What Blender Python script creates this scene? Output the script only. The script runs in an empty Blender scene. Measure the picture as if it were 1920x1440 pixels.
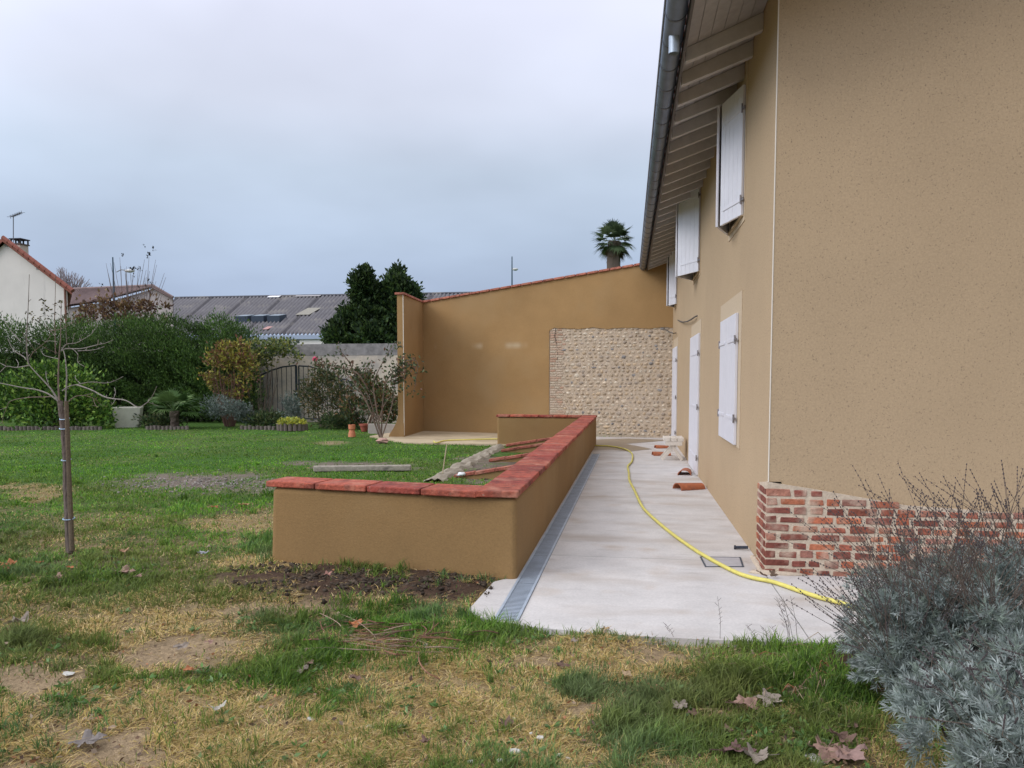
import bpy, math, random
import numpy as np
from mathutils import Vector, Matrix, noise as mnoise
S = bpy.context.scene
COL = S.collection
R = math.radians
rnd = random.Random(7)
rng = np.random.default_rng(11)

# ------------------------------------------------------------------ camera
FPX, PU, PV, CZ = 1440.0, 960.0, 800.0, 1.6          # focal in px of a 1920x1440 frame, principal point, eye height
PITCH = math.atan(92.0 / FPX)
YAW = math.atan(219.0 / FPX * math.cos(PITCH))
Fv = Vector((-math.sin(YAW) * math.cos(PITCH), math.cos(YAW) * math.cos(PITCH), -math.sin(PITCH)))
Rv = Vector((math.cos(YAW), math.sin(YAW), 0))
Uv = Rv.cross(Fv)
cam = bpy.data.cameras.new('camera'); camo = bpy.data.objects.new('camera', cam); COL.objects.link(camo)
camo.matrix_world = Matrix.Translation((0, 0, CZ)) @ Matrix((Rv, Uv, -Fv)).transposed().to_4x4()
cam.sensor_width = 36; cam.lens = 36 * FPX / 1920
cam.shift_y = (PV - 720) / 1920
cam.clip_start = 0.05; cam.clip_end = 3000
S.camera = camo

# ------------------------------------------------------------------ world, sun, exposure
SUN_EL, SUN_AZ = 32, -122            # azimuth measured from +Y towards +X
W = bpy.data.worlds.new('World'); S.world = W; W.use_nodes = True
nt = W.node_tree; N = nt.nodes; L = nt.links; N.clear()
wo = N.new('ShaderNodeOutputWorld'); bg = N.new('ShaderNodeBackground'); bg.inputs[1].default_value = 0.1
sky = N.new('ShaderNodeTexSky'); sky.sky_type = 'NISHITA'; sky.sun_disc = False
sky.sun_elevation = R(SUN_EL); sky.sun_rotation = R(SUN_AZ)
tc = N.new('ShaderNodeTexCoord'); sx = N.new('ShaderNodeSeparateXYZ'); L.new(tc.outputs['Generated'], sx.inputs[0])
ramp = N.new('ShaderNodeValToRGB'); L.new(sx.outputs['Z'], ramp.inputs[0])
cr = ramp.color_ramp
cr.elements[0].position = 0.0; cr.elements[0].color = (4.0, 4.85, 6.7, 1)
cr.elements[1].position = 1.0; cr.elements[1].color = (9.0, 9.3, 10.4, 1)
for p, c in ((0.10, (4.1, 5.0, 6.8)), (0.17, (4.7, 5.65, 7.2)), (0.25, (5.6, 6.5, 7.9)), (0.32, (7.0, 7.5, 8.9)), (0.42, (8.1, 8.4, 10.0)), (0.62, (8.6, 8.9, 10.1))):
    e = cr.elements.new(p); e.color = (*c, 1)
# cloud deck: noise on the direction projected onto a high plane
ad = N.new('ShaderNodeMath'); ad.operation = 'ADD'; ad.inputs[1].default_value = 0.22; L.new(sx.outputs['Z'], ad.inputs[0])
dx = N.new('ShaderNodeMath'); dx.operation = 'DIVIDE'; L.new(sx.outputs['X'], dx.inputs[0]); L.new(ad.outputs[0], dx.inputs[1])
dy = N.new('ShaderNodeMath'); dy.operation = 'DIVIDE'; L.new(sx.outputs['Y'], dy.inputs[0]); L.new(ad.outputs[0], dy.inputs[1])
cb = N.new('ShaderNodeCombineXYZ'); L.new(dx.outputs[0], cb.inputs[0]); L.new(dy.outputs[0], cb.inputs[1])
nz = N.new('ShaderNodeTexNoise'); nz.inputs['Scale'].default_value = 1.1; nz.inputs['Detail'].default_value = 4; nz.inputs['Roughness'].default_value = 0.45
L.new(cb.outputs[0], nz.inputs['Vector'])
mr = N.new('ShaderNodeMapRange'); mr.inputs['From Min'].default_value = 0.3; mr.inputs['From Max'].default_value = 0.7
mr.inputs['To Min'].default_value = 0.86; mr.inputs['To Max'].default_value = 1.12; L.new(nz.outputs[0], mr.inputs['Value'])
# brighter cloud on the side of the hidden sun, behind the camera
sdv = Vector((math.sin(R(SUN_AZ)) * math.cos(R(SUN_EL)), math.cos(R(SUN_AZ)) * math.cos(R(SUN_EL)), math.sin(R(SUN_EL))))
dt = N.new('ShaderNodeVectorMath'); dt.operation = 'DOT_PRODUCT'; L.new(tc.outputs['Generated'], dt.inputs[0]); dt.inputs[1].default_value = sdv
gr_ = N.new('ShaderNodeMapRange'); gr_.inputs['From Min'].default_value = 0.15; gr_.inputs['From Max'].default_value = 1.0; gr_.inputs['To Min'].default_value = 1.0; gr_.inputs['To Max'].default_value = 2.2; L.new(dt.outputs['Value'], gr_.inputs['Value'])
mg = N.new('ShaderNodeMath'); mg.operation = 'MULTIPLY'; L.new(mr.outputs[0], mg.inputs[0]); L.new(gr_.outputs[0], mg.inputs[1])
vm = N.new('ShaderNodeVectorMath'); vm.operation = 'SCALE'; L.new(ramp.outputs[0], vm.inputs[0]); L.new(mg.outputs[0], vm.inputs['Scale'])
mx = N.new('ShaderNodeMix'); mx.data_type = 'RGBA'; mx.inputs['Factor'].default_value = 0.93
L.new(sky.outputs[0], mx.inputs['A']); L.new(vm.outputs[0], mx.inputs['B'])
L.new(mx.outputs['Result'], bg.inputs[0]); L.new(bg.outputs[0], wo.inputs[0])
ld = bpy.data.lights.new('sun', 'SUN'); ld.energy = 1.0; ld.angle = R(25); ld.color = (1, 0.97, 0.93)
lo = bpy.data.objects.new('sun', ld); COL.objects.link(lo)
sd = sdv
lo.rotation_euler = sd.to_track_quat('Z', 'Y').to_euler(); lo.location = (-8, -5, 20)
S.view_settings.view_transform = 'Standard'; S.view_settings.look = 'None'; S.view_settings.exposure = 0.1; S.view_settings.gamma = 1

# ------------------------------------------------------------------ pixel -> place
def ray(u, v): return Fv + Rv * ((u - PU) / FPX) + Uv * ((PV - v) / FPX)
def P(u, v, z=0.0):
    r = ray(u, v); t = (z - CZ) / r.z; return Vector((r.x * t, r.y * t, z))
def onX(u, v, X):
    r = ray(u, v); t = X / r.x; return Vector((X, r.y * t, CZ + r.z * t))
def onY(u, v, Y):
    r = ray(u, v); t = Y / r.y; return Vector((r.x * t, Y, CZ + r.z * t))
def proj_np(x, y, z=0.0):
    dz = z - CZ
    a = x * Rv.x + y * Rv.y + dz * Rv.z; b = x * Uv.x + y * Uv.y + dz * Uv.z; c = x * Fv.x + y * Fv.y + dz * Fv.z
    c = np.where(c < 0.2, 0.2, c)
    return PU + FPX * a / c, PV - FPX * b / c

# ------------------------------------------------------------------ noise
def _h(ix, iy, s):
    n = (ix.astype(np.int64) * 374761393 + iy.astype(np.int64) * 668265263 + s * 974711) & 0xffffffff
    n = ((n ^ (n >> 13)) * 1274126177) & 0xffffffff
    return ((n ^ (n >> 16)) & 0xffff) / 65535.0
def vn(x, y, s=0):
    x = np.asarray(x, float); y = np.asarray(y, float)
    ix = np.floor(x); iy = np.floor(y); fx = x - ix; fy = y - iy
    fx = fx * fx * (3 - 2 * fx); fy = fy * fy * (3 - 2 * fy)
    a = _h(ix, iy, s); b = _h(ix + 1, iy, s); c = _h(ix, iy + 1, s); d = _h(ix + 1, iy + 1, s)
    return (a * (1 - fx) + b * fx) * (1 - fy) + (c * (1 - fx) + d * fx) * fy
def fbm(x, y, s=0, o=4):
    t = 0; a = 0.5; k = 0
    for i in range(o):
        t = t + a * vn(x, y, s + i * 17); k += a; x = x * 2.03 + 3.1; y = y * 2.03 + 1.7; a *= 0.5
    return t / k

# ------------------------------------------------------------------ objects
def jc(c, a, b):
    f = rnd.uniform(a, b); return tuple(x * f for x in c)
WL = {}
def tag(o, label=None, cat=None, group=None, kind=None):
    if label: o['label'] = label
    if cat: o['category'] = cat
    if group: o['group'] = group
    if kind: o['kind'] = kind
    return o
def thing(name, loc, label, cat, group=None):
    o = bpy.data.objects.new(name, None); COL.objects.link(o); o.location = loc; o.empty_display_size = 0.2
    WL[o] = Vector(loc); return tag(o, label, cat, group)
def link(name, me, parent, base, smooth=False):
    o = bpy.data.objects.new(name, me); COL.objects.link(o)
    if parent: o.parent = parent
    WL[o] = base
    if not parent: o.location = base
    return o
def mesh_np(name, V, F, mat, parent=None, cols=None, smooth=False):
    V = np.asarray(V, dtype=np.float32).reshape(-1, 3)
    if parent: base = WL[parent]
    else:
        mn = V.min(0); mxv = V.max(0); base = Vector(((mn[0] + mxv[0]) / 2, (mn[1] + mxv[1]) / 2, float(mn[2])))
    V = V - np.array(base, dtype=np.float32)
    F = np.asarray(F, dtype=np.int32); k = F.shape[1]
    me = bpy.data.meshes.new(name)
    me.vertices.add(len(V)); me.vertices.foreach_set('co', V.ravel())
    me.loops.add(F.size); me.loops.foreach_set('vertex_index', F.ravel())
    me.polygons.add(len(F)); me.polygons.foreach_set('loop_start', np.arange(0, F.size, k, dtype=np.int32))
    if cols is not None:
        c = np.ones((len(V), 4), dtype=np.float32); c[:, :3] = cols
        at = me.color_attributes.new('Col', 'FLOAT_COLOR', 'POINT'); at.data.foreach_set('color', c.ravel())
    me.update(calc_edges=True); me.materials.append(mat)
    if smooth: me.polygons.foreach_set('use_smooth', np.ones(len(F), dtype=bool))
    return link(name, me, parent, base)
class MB:
    def __init__(s): s.v = []; s.f = []; s.c = []; s.col = (1, 1, 1)
    def add(s, vs, fs, col=None):
        b = len(s.v); s.v += [tuple(p) for p in vs]; s.f += [[b + i for i in f] for f in fs]; s.c += [col or s.col] * len(vs)
    def hexa(s, p, col=None):      # 4 bottom pts (ccw seen from above) + 4 top pts
        s.add(p, [(3, 2, 1, 0), (4, 5, 6, 7), (0, 1, 5, 4), (1, 2, 6, 5), (2, 3, 7, 6), (3, 0, 4, 7)], col)
    def box(s, x0, x1, y0, y1, z0, z1, col=None):
        s.hexa([(x0, y0, z0), (x1, y0, z0), (x1, y1, z0), (x0, y1, z0), (x0, y0, z1), (x1, y0, z1), (x1, y1, z1), (x0, y1, z1)], col)
    def obox(s, c, ax, ay, az, col=None):
        c = Vector(c); ax, ay, az = Vector(ax), Vector(ay), Vector(az)
        s.hexa([c - ax - ay - az, c + ax - ay - az, c + ax + ay - az, c - ax + ay - az, c - ax - ay + az, c + ax - ay + az, c + ax + ay + az, c - ax + ay + az], col)
    def bar(s, a, b, w, h, col=None):   # bar from a to b, width w, height h
        a = Vector(a); b = Vector(b); d = (b - a); l = d.length; d.normalize()
        up = Vector((0, 0, 1)) if abs(d.z) < 0.95 else Vector((0, 1, 0))
        sd_ = d.cross(up).normalized(); u2 = sd_.cross(d).normalized()
        s.obox((a + b) / 2, d * l / 2, sd_ * -w / 2, u2 * h / 2, col)
    def prism(s, poly, z0, z1, col=None):
        n = len(poly); b = [(p[0], p[1], z0) for p in poly] + [(p[0], p[1], z1) for p in poly]
        s.add(b, [list(range(n))[::-1], list(range(n, 2 * n))] + [(i, (i + 1) % n, n + (i + 1) % n, n + i) for i in range(n)], col)
    def tube(s, pts, rad, n=8, col=None, cap=True, wob=0):
        pts = [Vector(p) for p in pts]
        if not hasattr(rad, '__len__'): rad = [rad] * len(pts)
        vs = []; fs = []; pn = None
        for i, p in enumerate(pts):
            d = (pts[min(i + 1, len(pts) - 1)] - pts[max(i - 1, 0)]).normalized()
            if pn is None: pn = d.orthogonal().normalized()
            else: pn = (pn - d * pn.dot(d)).normalized()
            q = d.cross(pn)
            for k in range(n):
                a = 2 * math.pi * k / n; r = rad[i] * (1 + (rnd.uniform(-wob, wob) if wob else 0))
                vs.append(p + pn * math.cos(a) * r + q * math.sin(a) * r)
        for i in range(len(pts) - 1):
            for k in range(n): fs.append((i * n + k, i * n + (k + 1) % n, (i + 1) * n + (k + 1) % n, (i + 1) * n + k))
        if cap: fs.append(list(range(n))[::-1]); fs.append([(len(pts) - 1) * n + k for k in range(n)])
        s.add(vs, fs, col)
    def lathe(s, c, prof, n=16, col=None, sx=1, sy=1):
        c = Vector(c); vs = []; fs = []
        for r, z in prof:
            for k in range(n):
                a = 2 * math.pi * k / n; vs.append(c + Vector((r * math.cos(a) * sx, r * math.sin(a) * sy, z)))
        for i in range(len(prof) - 1):
            for k in range(n): fs.append((i * n + k, i * n + (k + 1) % n, (i + 1) * n + (k + 1) % n, (i + 1) * n + k))
        s.add(vs, fs, col)
    def blob(s, c, r, seed=0, jit=0.2, col=None, n1=7, n2=9):   # squashed irregular lump
        c = Vector(c); vs = []; fs = []
        for i in range(n1):
            t = math.pi * i / (n1 - 1)
            for k in range(n2):
                a = 2 * math.pi * k / n2; d = Vector((math.sin(t) * math.cos(a), math.sin(t) * math.sin(a), math.cos(t)))
                q = 1 + jit * (mnoise.noise(d * 1.7 + Vector((seed * 3.3, seed, 0))) * 1.6)
                vs.append(c + Vector((d.x * r[0] * q, d.y * r[1] * q, d.z * r[2] * q)))
        for i in range(n1 - 1):
            for k in range(n2): fs.append((i * n2 + k, (i + 1) * n2 + k, (i + 1) * n2 + (k + 1) % n2, i * n2 + (k + 1) % n2))
        s.add(vs, fs, col)
    def build(s, name, mat, parent=None, bevel=0, smooth=False, seg=2):
        me = bpy.data.meshes.new(name)
        V = np.array(s.v, dtype=float)
        if parent: base = WL[parent]
        else: base = Vector(((V[:, 0].min() + V[:, 0].max()) / 2, (V[:, 1].min() + V[:, 1].max()) / 2, V[:, 2].min()))
        V = V - np.array(base)
        me.from_pydata(V.tolist(), [], s.f); me.update()
        at = me.color_attributes.new('Col', 'FLOAT_COLOR', 'POINT')
        c = np.ones((len(V), 4), dtype=np.float32); c[:, :3] = s.c; at.data.foreach_set('color', c.ravel())
        me.materials.append(mat)
        if smooth: me.polygons.foreach_set('use_smooth', np.ones(len(me.polygons), dtype=bool))
        o = link(name, me, parent, base)
        if bevel:
            m = o.modifiers.new('bevel', 'BEVEL'); m.width = bevel; m.segments = seg; m.limit_method = 'ANGLE'; m.harden_normals = False
        return o

# ------------------------------------------------------------------ materials
def mat(name, base=(0.5, 0.5, 0.5), rough=0.8, attr=False, n1=(0, 0, 0, 1), n2=None, bump=None, metal=0, spec=0.3, stain=None, speck=None, transl=0, coord='Object'):
    """base colour; n1 = (scale, amount, detail, stretch) brightness noise; n2 same, larger; bump = [(scale, strength, distance)];
       stain = (colour, scale, lo, hi, amount); speck = (colour, scale, threshold)"""
    m = bpy.data.materials.new(name); m.use_nodes = True; t = m.node_tree; n = t.nodes; l = t.links
    b = n['Principled BSDF']; b.inputs['Roughness'].default_value = rough; b.inputs['Metallic'].default_value = metal
    b.inputs['Specular IOR Level'].default_value = spec
    geo = n.new('ShaderNodeNewGeometry'); src = geo.outputs['Position']
    if attr:
        a = n.new('ShaderNodeAttribute'); a.attribute_name = 'Col'; cur = a.outputs['Color']
        if base != (1, 1, 1):
            mm = n.new('ShaderNodeMix'); mm.data_type = 'RGBA'; mm.blend_type = 'MULTIPLY'; mm.inputs['Factor'].default_value = 1
            l.new(cur, mm.inputs['A']); mm.inputs['B'].default_value = (*base, 1); cur = mm.outputs['Result']
    else:
        a = n.new('ShaderNodeRGB'); a.outputs[0].default_value = (*base, 1); cur = a.outputs[0]
    for q in (n1, n2):
        if not q or not q[1]: continue
        mp = n.new('ShaderNodeMapping'); l.new(src, mp.inputs[0])
        if len(q) > 3 and q[3] != 1: mp.inputs['Scale'].default_value = q[3] if hasattr(q[3], '__len__') else (1, 1, q[3])
        z = n.new('ShaderNodeTexNoise'); z.inputs['Scale'].default_value = q[0]; z.inputs['Detail'].default_value = q[2] if len(q) > 2 else 3
        z.inputs['Roughness'].default_value = 0.6
        l.new(mp.outputs[0], z.inputs['Vector'])
        r_ = n.new('ShaderNodeMapRange'); r_.inputs['From Min'].default_value = 0.28; r_.inputs['From Max'].default_value = 0.72
        r_.inputs['To Min'].default_value = 1 - q[1]; r_.inputs['To Max'].default_value = 1 + q[1]; l.new(z.outputs[0], r_.inputs['Value'])
        v_ = n.new('ShaderNodeVectorMath'); v_.operation = 'SCALE'; l.new(cur, v_.inputs[0]); l.new(r_.outputs[0], v_.inputs['Scale']); cur = v_.outputs[0]
    if stain:
        for stn in (stain if isinstance(stain, list) else [stain]):
            c_, sc, lo_, hi_, am = stn[:5]
            mp = n.new('ShaderNodeMapping'); l.new(src, mp.inputs[0])
            if len(stn) > 5: mp.inputs['Scale'].default_value = stn[5]
            z = n.new('ShaderNodeTexNoise'); z.inputs['Scale'].default_value = sc; z.inputs['Detail'].default_value = 5; l.new(mp.outputs[0], z.inputs['Vector'])
            r_ = n.new('ShaderNodeMapRange'); r_.inputs['From Min'].default_value = lo_; r_.inputs['From Max'].default_value = hi_
            r_.inputs['To Min'].default_value = 0; r_.inputs['To Max'].default_value = am; l.new(z.outputs[0], r_.inputs['Value'])
            mm = n.new('ShaderNodeMix'); mm.data_type = 'RGBA'; l.new(r_.outputs[0], mm.inputs['Factor']); l.new(cur, mm.inputs['A']); mm.inputs['B'].default_value = (*c_, 1)
            cur = mm.outputs['Result']
    if speck:
        c_, sc, th = speck
        z = n.new('ShaderNodeTexNoise'); z.inputs['Scale'].default_value = sc; z.inputs['Detail'].default_value = 1; l.new(src, z.inputs['Vector'])
        r_ = n.new('ShaderNodeMapRange'); r_.inputs['From Min'].default_value = th; r_.inputs['From Max'].default_value = th + 0.06
        l.new(z.outputs[0], r_.inputs['Value'])
        mm = n.new('ShaderNodeMix'); mm.data_type = 'RGBA'; l.new(r_.outputs[0], mm.inputs['Factor']); l.new(cur, mm.inputs['A']); mm.inputs['B'].default_value = (*c_, 1)
        cur = mm.outputs['Result']
    l.new(cur, b.inputs['Base Color'])
    if bump:
        prev = None
        for sc, st, di in bump:
            z = n.new('ShaderNodeTexNoise'); z.inputs['Scale'].default_value = sc; z.inputs['Detail'].default_value = 4; l.new(src, z.inputs['Vector'])
            bp = n.new('ShaderNodeBump'); bp.inputs['Strength'].default_value = st; bp.inputs['Distance'].default_value = di
            l.new(z.outputs[0], bp.inputs['Height'])
            if prev: l.new(prev, bp.inputs['Normal'])
            prev = bp.outputs[0]
        l.new(prev, b.inputs['Normal'])
    if transl:
        tr = n.new('ShaderNodeBsdfTranslucent'); l.new(cur, tr.inputs[0]); ms = n.new('ShaderNodeMixShader'); ms.inputs[0].default_value = transl
        l.new(b.outputs[0], ms.inputs[1]); l.new(tr.outputs[0], ms.inputs[2]); l.new(ms.outputs[0], n['Material Output'].inputs[0])
    return m
M = {}
M['ochre'] = mat('ochre_render', (0.275, 0.165, 0.066), 0.9, n1=(55, 0.10, 4), n2=(0.9, 0.10, 3), bump=[(90, 0.55, 0.006), (9, 0.2, 0.01)], stain=((0.34, 0.225, 0.105), 0.8, 0.5, 0.72, 0.5))
M['beige'] = mat('beige_render', (0.44, 0.32, 0.195), 0.92, n1=(60, 0.11, 5), n2=(0.7, 0.06, 3), bump=[(150, 0.8, 0.003), (26, 0.25, 0.004), (3, 0.25, 0.02)], speck=((0.29, 0.21, 0.13), 75, 0.665), stain=((0.45, 0.33, 0.20), 1.2, 0.5, 0.75, 0.35, (1, 1, 0.25)))
M['band'] = mat('pale_render', (0.52, 0.41, 0.28), 0.9, n1=(60, 0.06, 3), bump=[(90, 0.4, 0.004)])
M['bead'] = mat('corner_bead_white', (0.72, 0.66, 0.56), 0.6)
M['white'] = mat('white_paint', (0.66, 0.65, 0.68), 0.45, n1=(6, 0.04, 3), bump=[(30, 0.08, 0.003)])
M['soffit'] = mat('soffit_paint', (0.38, 0.355, 0.34), 0.7, n1=(9, 0.12, 3, 1))
M['rafter'] = mat('rafter_paint', (0.50, 0.47, 0.45), 0.6, n1=(12, 0.08, 3))
M['iron'] = mat('hinge_iron', (0.26, 0.24, 0.24), 0.5, metal=0.6)
M['zinc'] = mat('gutter_zinc', (0.18, 0.205, 0.245), 0.42, metal=0.55, n1=(5, 0.14, 3), bump=[(12, 0.1, 0.004)])
M['galv'] = mat('galvanised_steel', (0.46, 0.53, 0.61), 0.45, metal=0.35, n1=(7, 0.15, 4))
M['galvdark'] = mat('drain_shadow_and_cover_frame', (0.06, 0.07, 0.085), 0.7)
M['dark'] = mat('dark_opening', (0.02, 0.018, 0.016), 0.8)
M['rooftile'] = mat('terracotta_roof', (0.36, 0.13, 0.08), 0.85, n1=(8, 0.3, 4), bump=[(20, 0.3, 0.01)])
M['coping'] = mat('red_coping', (1, 1, 1), 0.8, attr=True, n1=(14, 0.38, 6), n2=(50, 0.2, 3), bump=[(40, 0.9, 0.012), (9, 0.5, 0.015)], stain=[((0.46, 0.23, 0.15), 5, 0.52, 0.68, 0.55), ((0.12, 0.035, 0.025), 8, 0.52, 0.70, 0.7), ((0.35, 0.27, 0.2), 30, 0.66, 0.72, 0.6)])
M['brick'] = mat('old_brick', (1, 1, 1), 0.9, attr=True, n1=(22, 0.3, 5), bump=[(60, 0.8, 0.010), (14, 0.8, 0.02)], stain=[((0.52, 0.40, 0.30), 6, 0.50, 0.70, 0.75), ((0.08, 0.03, 0.025), 9, 0.62, 0.75, 0.5)])
M['mortar'] = mat('lime_mortar', (0.54, 0.44, 0.33), 0.95, n1=(30, 0.15, 4), bump=[(50, 0.7, 0.012), (8, 0.5, 0.02)])
M['stone'] = mat('river_cobble', (1, 1, 1), 0.8, attr=True, n1=(14, 0.25, 4), bump=[(40, 0.3, 0.006)])
M['cmortar'] = mat('cobble_mortar', (0.47, 0.375, 0.275), 0.95, n1=(20, 0.2, 4), bump=[(30, 0.6, 0.015)])
M['conc'] = mat('concrete_paving', (0.56, 0.53, 0.50), 0.85, n1=(60, 0.09, 5), n2=(2.6, 0.11, 7), bump=[(70, 0.25, 0.003)],
                stain=[((0.40, 0.335, 0.275), 1.3, 0.50, 0.72, 0.7, (0.6, 1.6, 1)), ((0.30, 0.275, 0.25), 5, 0.60, 0.76, 0.35, (0.6, 2.0, 1)), ((0.42, 0.30, 0.19), 2.2, 0.58, 0.74, 0.4, (1, 1, 1))])
M['concy'] = mat('patio_screed', (0.50, 0.40, 0.26), 0.85, n1=(30, 0.06, 3), n2=(1, 0.12, 4), stain=((0.30, 0.23, 0.14), 1.0, 0.5, 0.6, 0.6))
M['wet'] = mat('wet_concrete', (0.27, 0.21, 0.145), 0.35, n1=(6, 0.12, 4), spec=0.5)
M['greywall'] = mat('grey_block_wall', (0.56, 0.48, 0.38), 0.95, n1=(14, 0.12, 4), bump=[(40, 0.4, 0.008)], stain=[((0.28, 0.26, 0.25), 1.1, 0.46, 0.6, 0.6, (1, 1, 1.6))])
M['walltop'] = mat('weathered_wall_head', (0.24, 0.225, 0.215), 0.95, n1=(5, 0.35, 5), bump=[(40, 0.4, 0.008)])
M['white_wall'] = mat('white_house_render', (0.66, 0.61, 0.56), 0.9, n1=(1, 0.05, 3), stain=((0.36, 0.33, 0.31), 2.2, 0.62, 0.75, 0.6, (1.6, 1.6, 0.22)))
M['greyrender'] = mat('grey_gable_render', (0.44, 0.39, 0.37), 0.9, n1=(2, 0.12, 4))
M['brownroof'] = mat('brown_tiles', (0.21, 0.15, 0.14), 0.85, n1=(3, 0.18, 4))
M['corr'] = mat('fibre_cement_sheet', (1, 1, 1), 0.85, attr=True, n1=(0.7, 0.14, 5), n2=(4, 0.1, 3), stain=((0.30, 0.275, 0.24), 0.55, 0.55, 0.7, 0.5))
M['leaf'] = mat('foliage', (1, 1, 1), 0.6, attr=True, spec=0.25, transl=0.25)
M['grass'] = mat('grass_blades', (1, 1, 1), 0.7, attr=True, spec=0.08, transl=0.3)
M['bark'] = mat('bark', (0.15, 0.115, 0.095), 0.95, n1=(40, 0.3, 5, 0.3), bump=[(60, 0.7, 0.006)])
M['stem'] = mat('stems', (1, 1, 1), 0.9, attr=True, n1=(60, 0.3, 4), bump=[(90, 0.5, 0.004)])
M['plain'] = mat('painted_things', (1, 1, 1), 0.7, attr=True, n1=(9, 0.1, 4), bump=[(30, 0.2, 0.005)])
M['hose'] = mat('yellow_hose', (0.66, 0.58, 0.14), 0.5, n1=(14, 0.10, 4), stain=((0.40, 0.34, 0.16), 9, 0.58, 0.72, 0.5))
M['terra'] = mat('terracotta_clay', (0.40, 0.13, 0.06), 0.8, n1=(14, 0.25, 5), bump=[(40, 0.3, 0.005)], stain=((0.24, 0.10, 0.07), 12, 0.5, 0.7, 0.7))
M['wood'] = mat('grey_weathered_wood', (0.33, 0.29, 0.235), 0.95, n1=(20, 0.3, 5), bump=[(40, 0.6, 0.01)], stain=((0.09, 0.085, 0.07), 5, 0.55, 0.65, 0.8))
M['litter'] = mat('dry_leaf', (1, 1, 1), 0.75, attr=True, n1=(50, 0.2, 4), transl=0.1)
M['chalk'] = mat('plaster_chip', (0.55, 0.53, 0.47), 0.9, n1=(40, 0.1, 3), bump=[(60, 0.5, 0.005)])
M['soil'] = mat('dark_soil', (1, 1, 1), 1.0, attr=True, n1=(40, 0.35, 4), bump=[(60, 0.8, 0.012)])

# ground material: attribute colour with fine breakup
gm = mat('ground_soil_and_thatch', (1, 1, 1), 1.0, attr=True, n1=(30, 0.30, 6), n2=(140, 0.3, 3), bump=[(45, 0.9, 0.02), (160, 0.8, 0.008)], spec=0.1)

# ------------------------------------------------------------------ ground zones (what grows where)
# (u, v, ru, rv) footprints of soil, straw and green patches on the lawn
SOIL_D = [(690, 1092, 215, 36), (560, 1090, 130, 24), (860, 1100, 62, 30), (460, 1085, 60, 15), (1610, 1260, 70, 60)]
SOIL_G = [(385, 906, 150, 18), (300, 893, 60, 10), (690, 873, 90, 7), (600, 868, 60, 5), (900, 880, 50, 26), (1180, 825, 50, 4)]
SOIL_T = [(1270, 1222, 130, 30), (30, 1275, 110, 32), (130, 1395, 200, 55), (560, 1142, 160, 20), (330, 1222, 150, 30), (620, 830, 26, 4), (250, 1420, 90, 40), (110, 1330, 120, 30), (60, 1430, 150, 40), (1120, 1330, 60, 14), (1420, 1340, 120, 16), (1640, 1400, 120, 40), (1000, 1240, 90, 18)]
STRAW = [(90, 1390, 230, 90), (420, 1370, 340, 85), (820, 1300, 200, 50), (760, 1400, 330, 60), (60, 922, 70, 16), (450, 975, 80, 32), (380, 1225, 160, 40), (1130, 1240, 140, 38), (500, 1060, 80, 14), (1000, 1370, 120, 50), (250, 1310, 150, 30), (300, 1170, 190, 20)]
LUSH = [(740, 1163, 150, 30), (560, 1170, 110, 30), (930, 1190, 90, 22), (1490, 1200, 100, 34), (1330, 1300, 190, 34), (1540, 1300, 170, 60), (1430, 1390, 200, 40), (1190, 1375, 90, 40), (55, 1205, 75, 22), (160, 1075, 150, 30), (480, 1262, 120, 30), (400, 950, 90, 18), (700, 1040, 60, 12), (500, 1020, 40, 22), (1100, 1290, 60, 25), (700, 1070, 90, 14), (560, 1230, 100, 30)]
def blobs(u, v, lst, nz):
    r = np.zeros_like(u)
    for (a, b, c, d) in lst:
        q = ((u - a) / c) ** 2 + ((v - b) / d) ** 2
        r = np.maximum(r, np.clip(1.05 - q * 0.62 + (nz - 0.5) * 4.2, 0, 1) * np.clip(2.4 - q, 0, 1))
    return r
def zones(x, y):
    u, v = proj_np(x, y)
    n_ = fbm(x * 2.2, y * 1.6, 5); n2_ = fbm(x * 5.5, y * 5.5, 9)
    nn = 0.4 * n_ + 0.35 * n2_ + 0.25 * fbm(x * 13, y * 13, 19, 3)
    sdk = blobs(u, v, SOIL_D, nn); sg = blobs(u, v, SOIL_G, nn); st = blobs(u, v, SOIL_T, nn)
    dr = blobs(u, v, STRAW, nn); lu = blobs(u, v, LUSH, nn)
    far = np.clip((y - 6.5) / 3.5, 0, 1)
    gen = fbm(x * 0.9, y * 0.9, 31)
    dry = np.clip(0.42 * (1 - far) + (gen - 0.5) * 1.8 + 0.10 + dr * 1.5 - lu * 1.0, 0, 1)
    dry = dry * (1 - 0.72 * far * (1 - dr))
    soil = np.clip(np.maximum(np.maximum(sdk * 1.2, sg), st * 0.9) - lu * 0.35, 0, 1)
    return dict(sd=sdk, sg=sg, st=st, dry=dry, lush=lu, soil=soil, far=far, n=nn)

def in_poly(x, y, poly):
    c = np.zeros(x.shape, bool); n = len(poly)
    for i in range(n):
        x1, y1 = poly[i][:2]; x2, y2 = poly[(i + 1) % n][:2]
        cond = ((y1 > y) != (y2 > y)) & (x < (x2 - x1) * (y - y1) / ((y2 - y1) if abs(y2 - y1) > 1e-9 else 1e-9) + x1)
        c ^= cond
    return c

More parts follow.
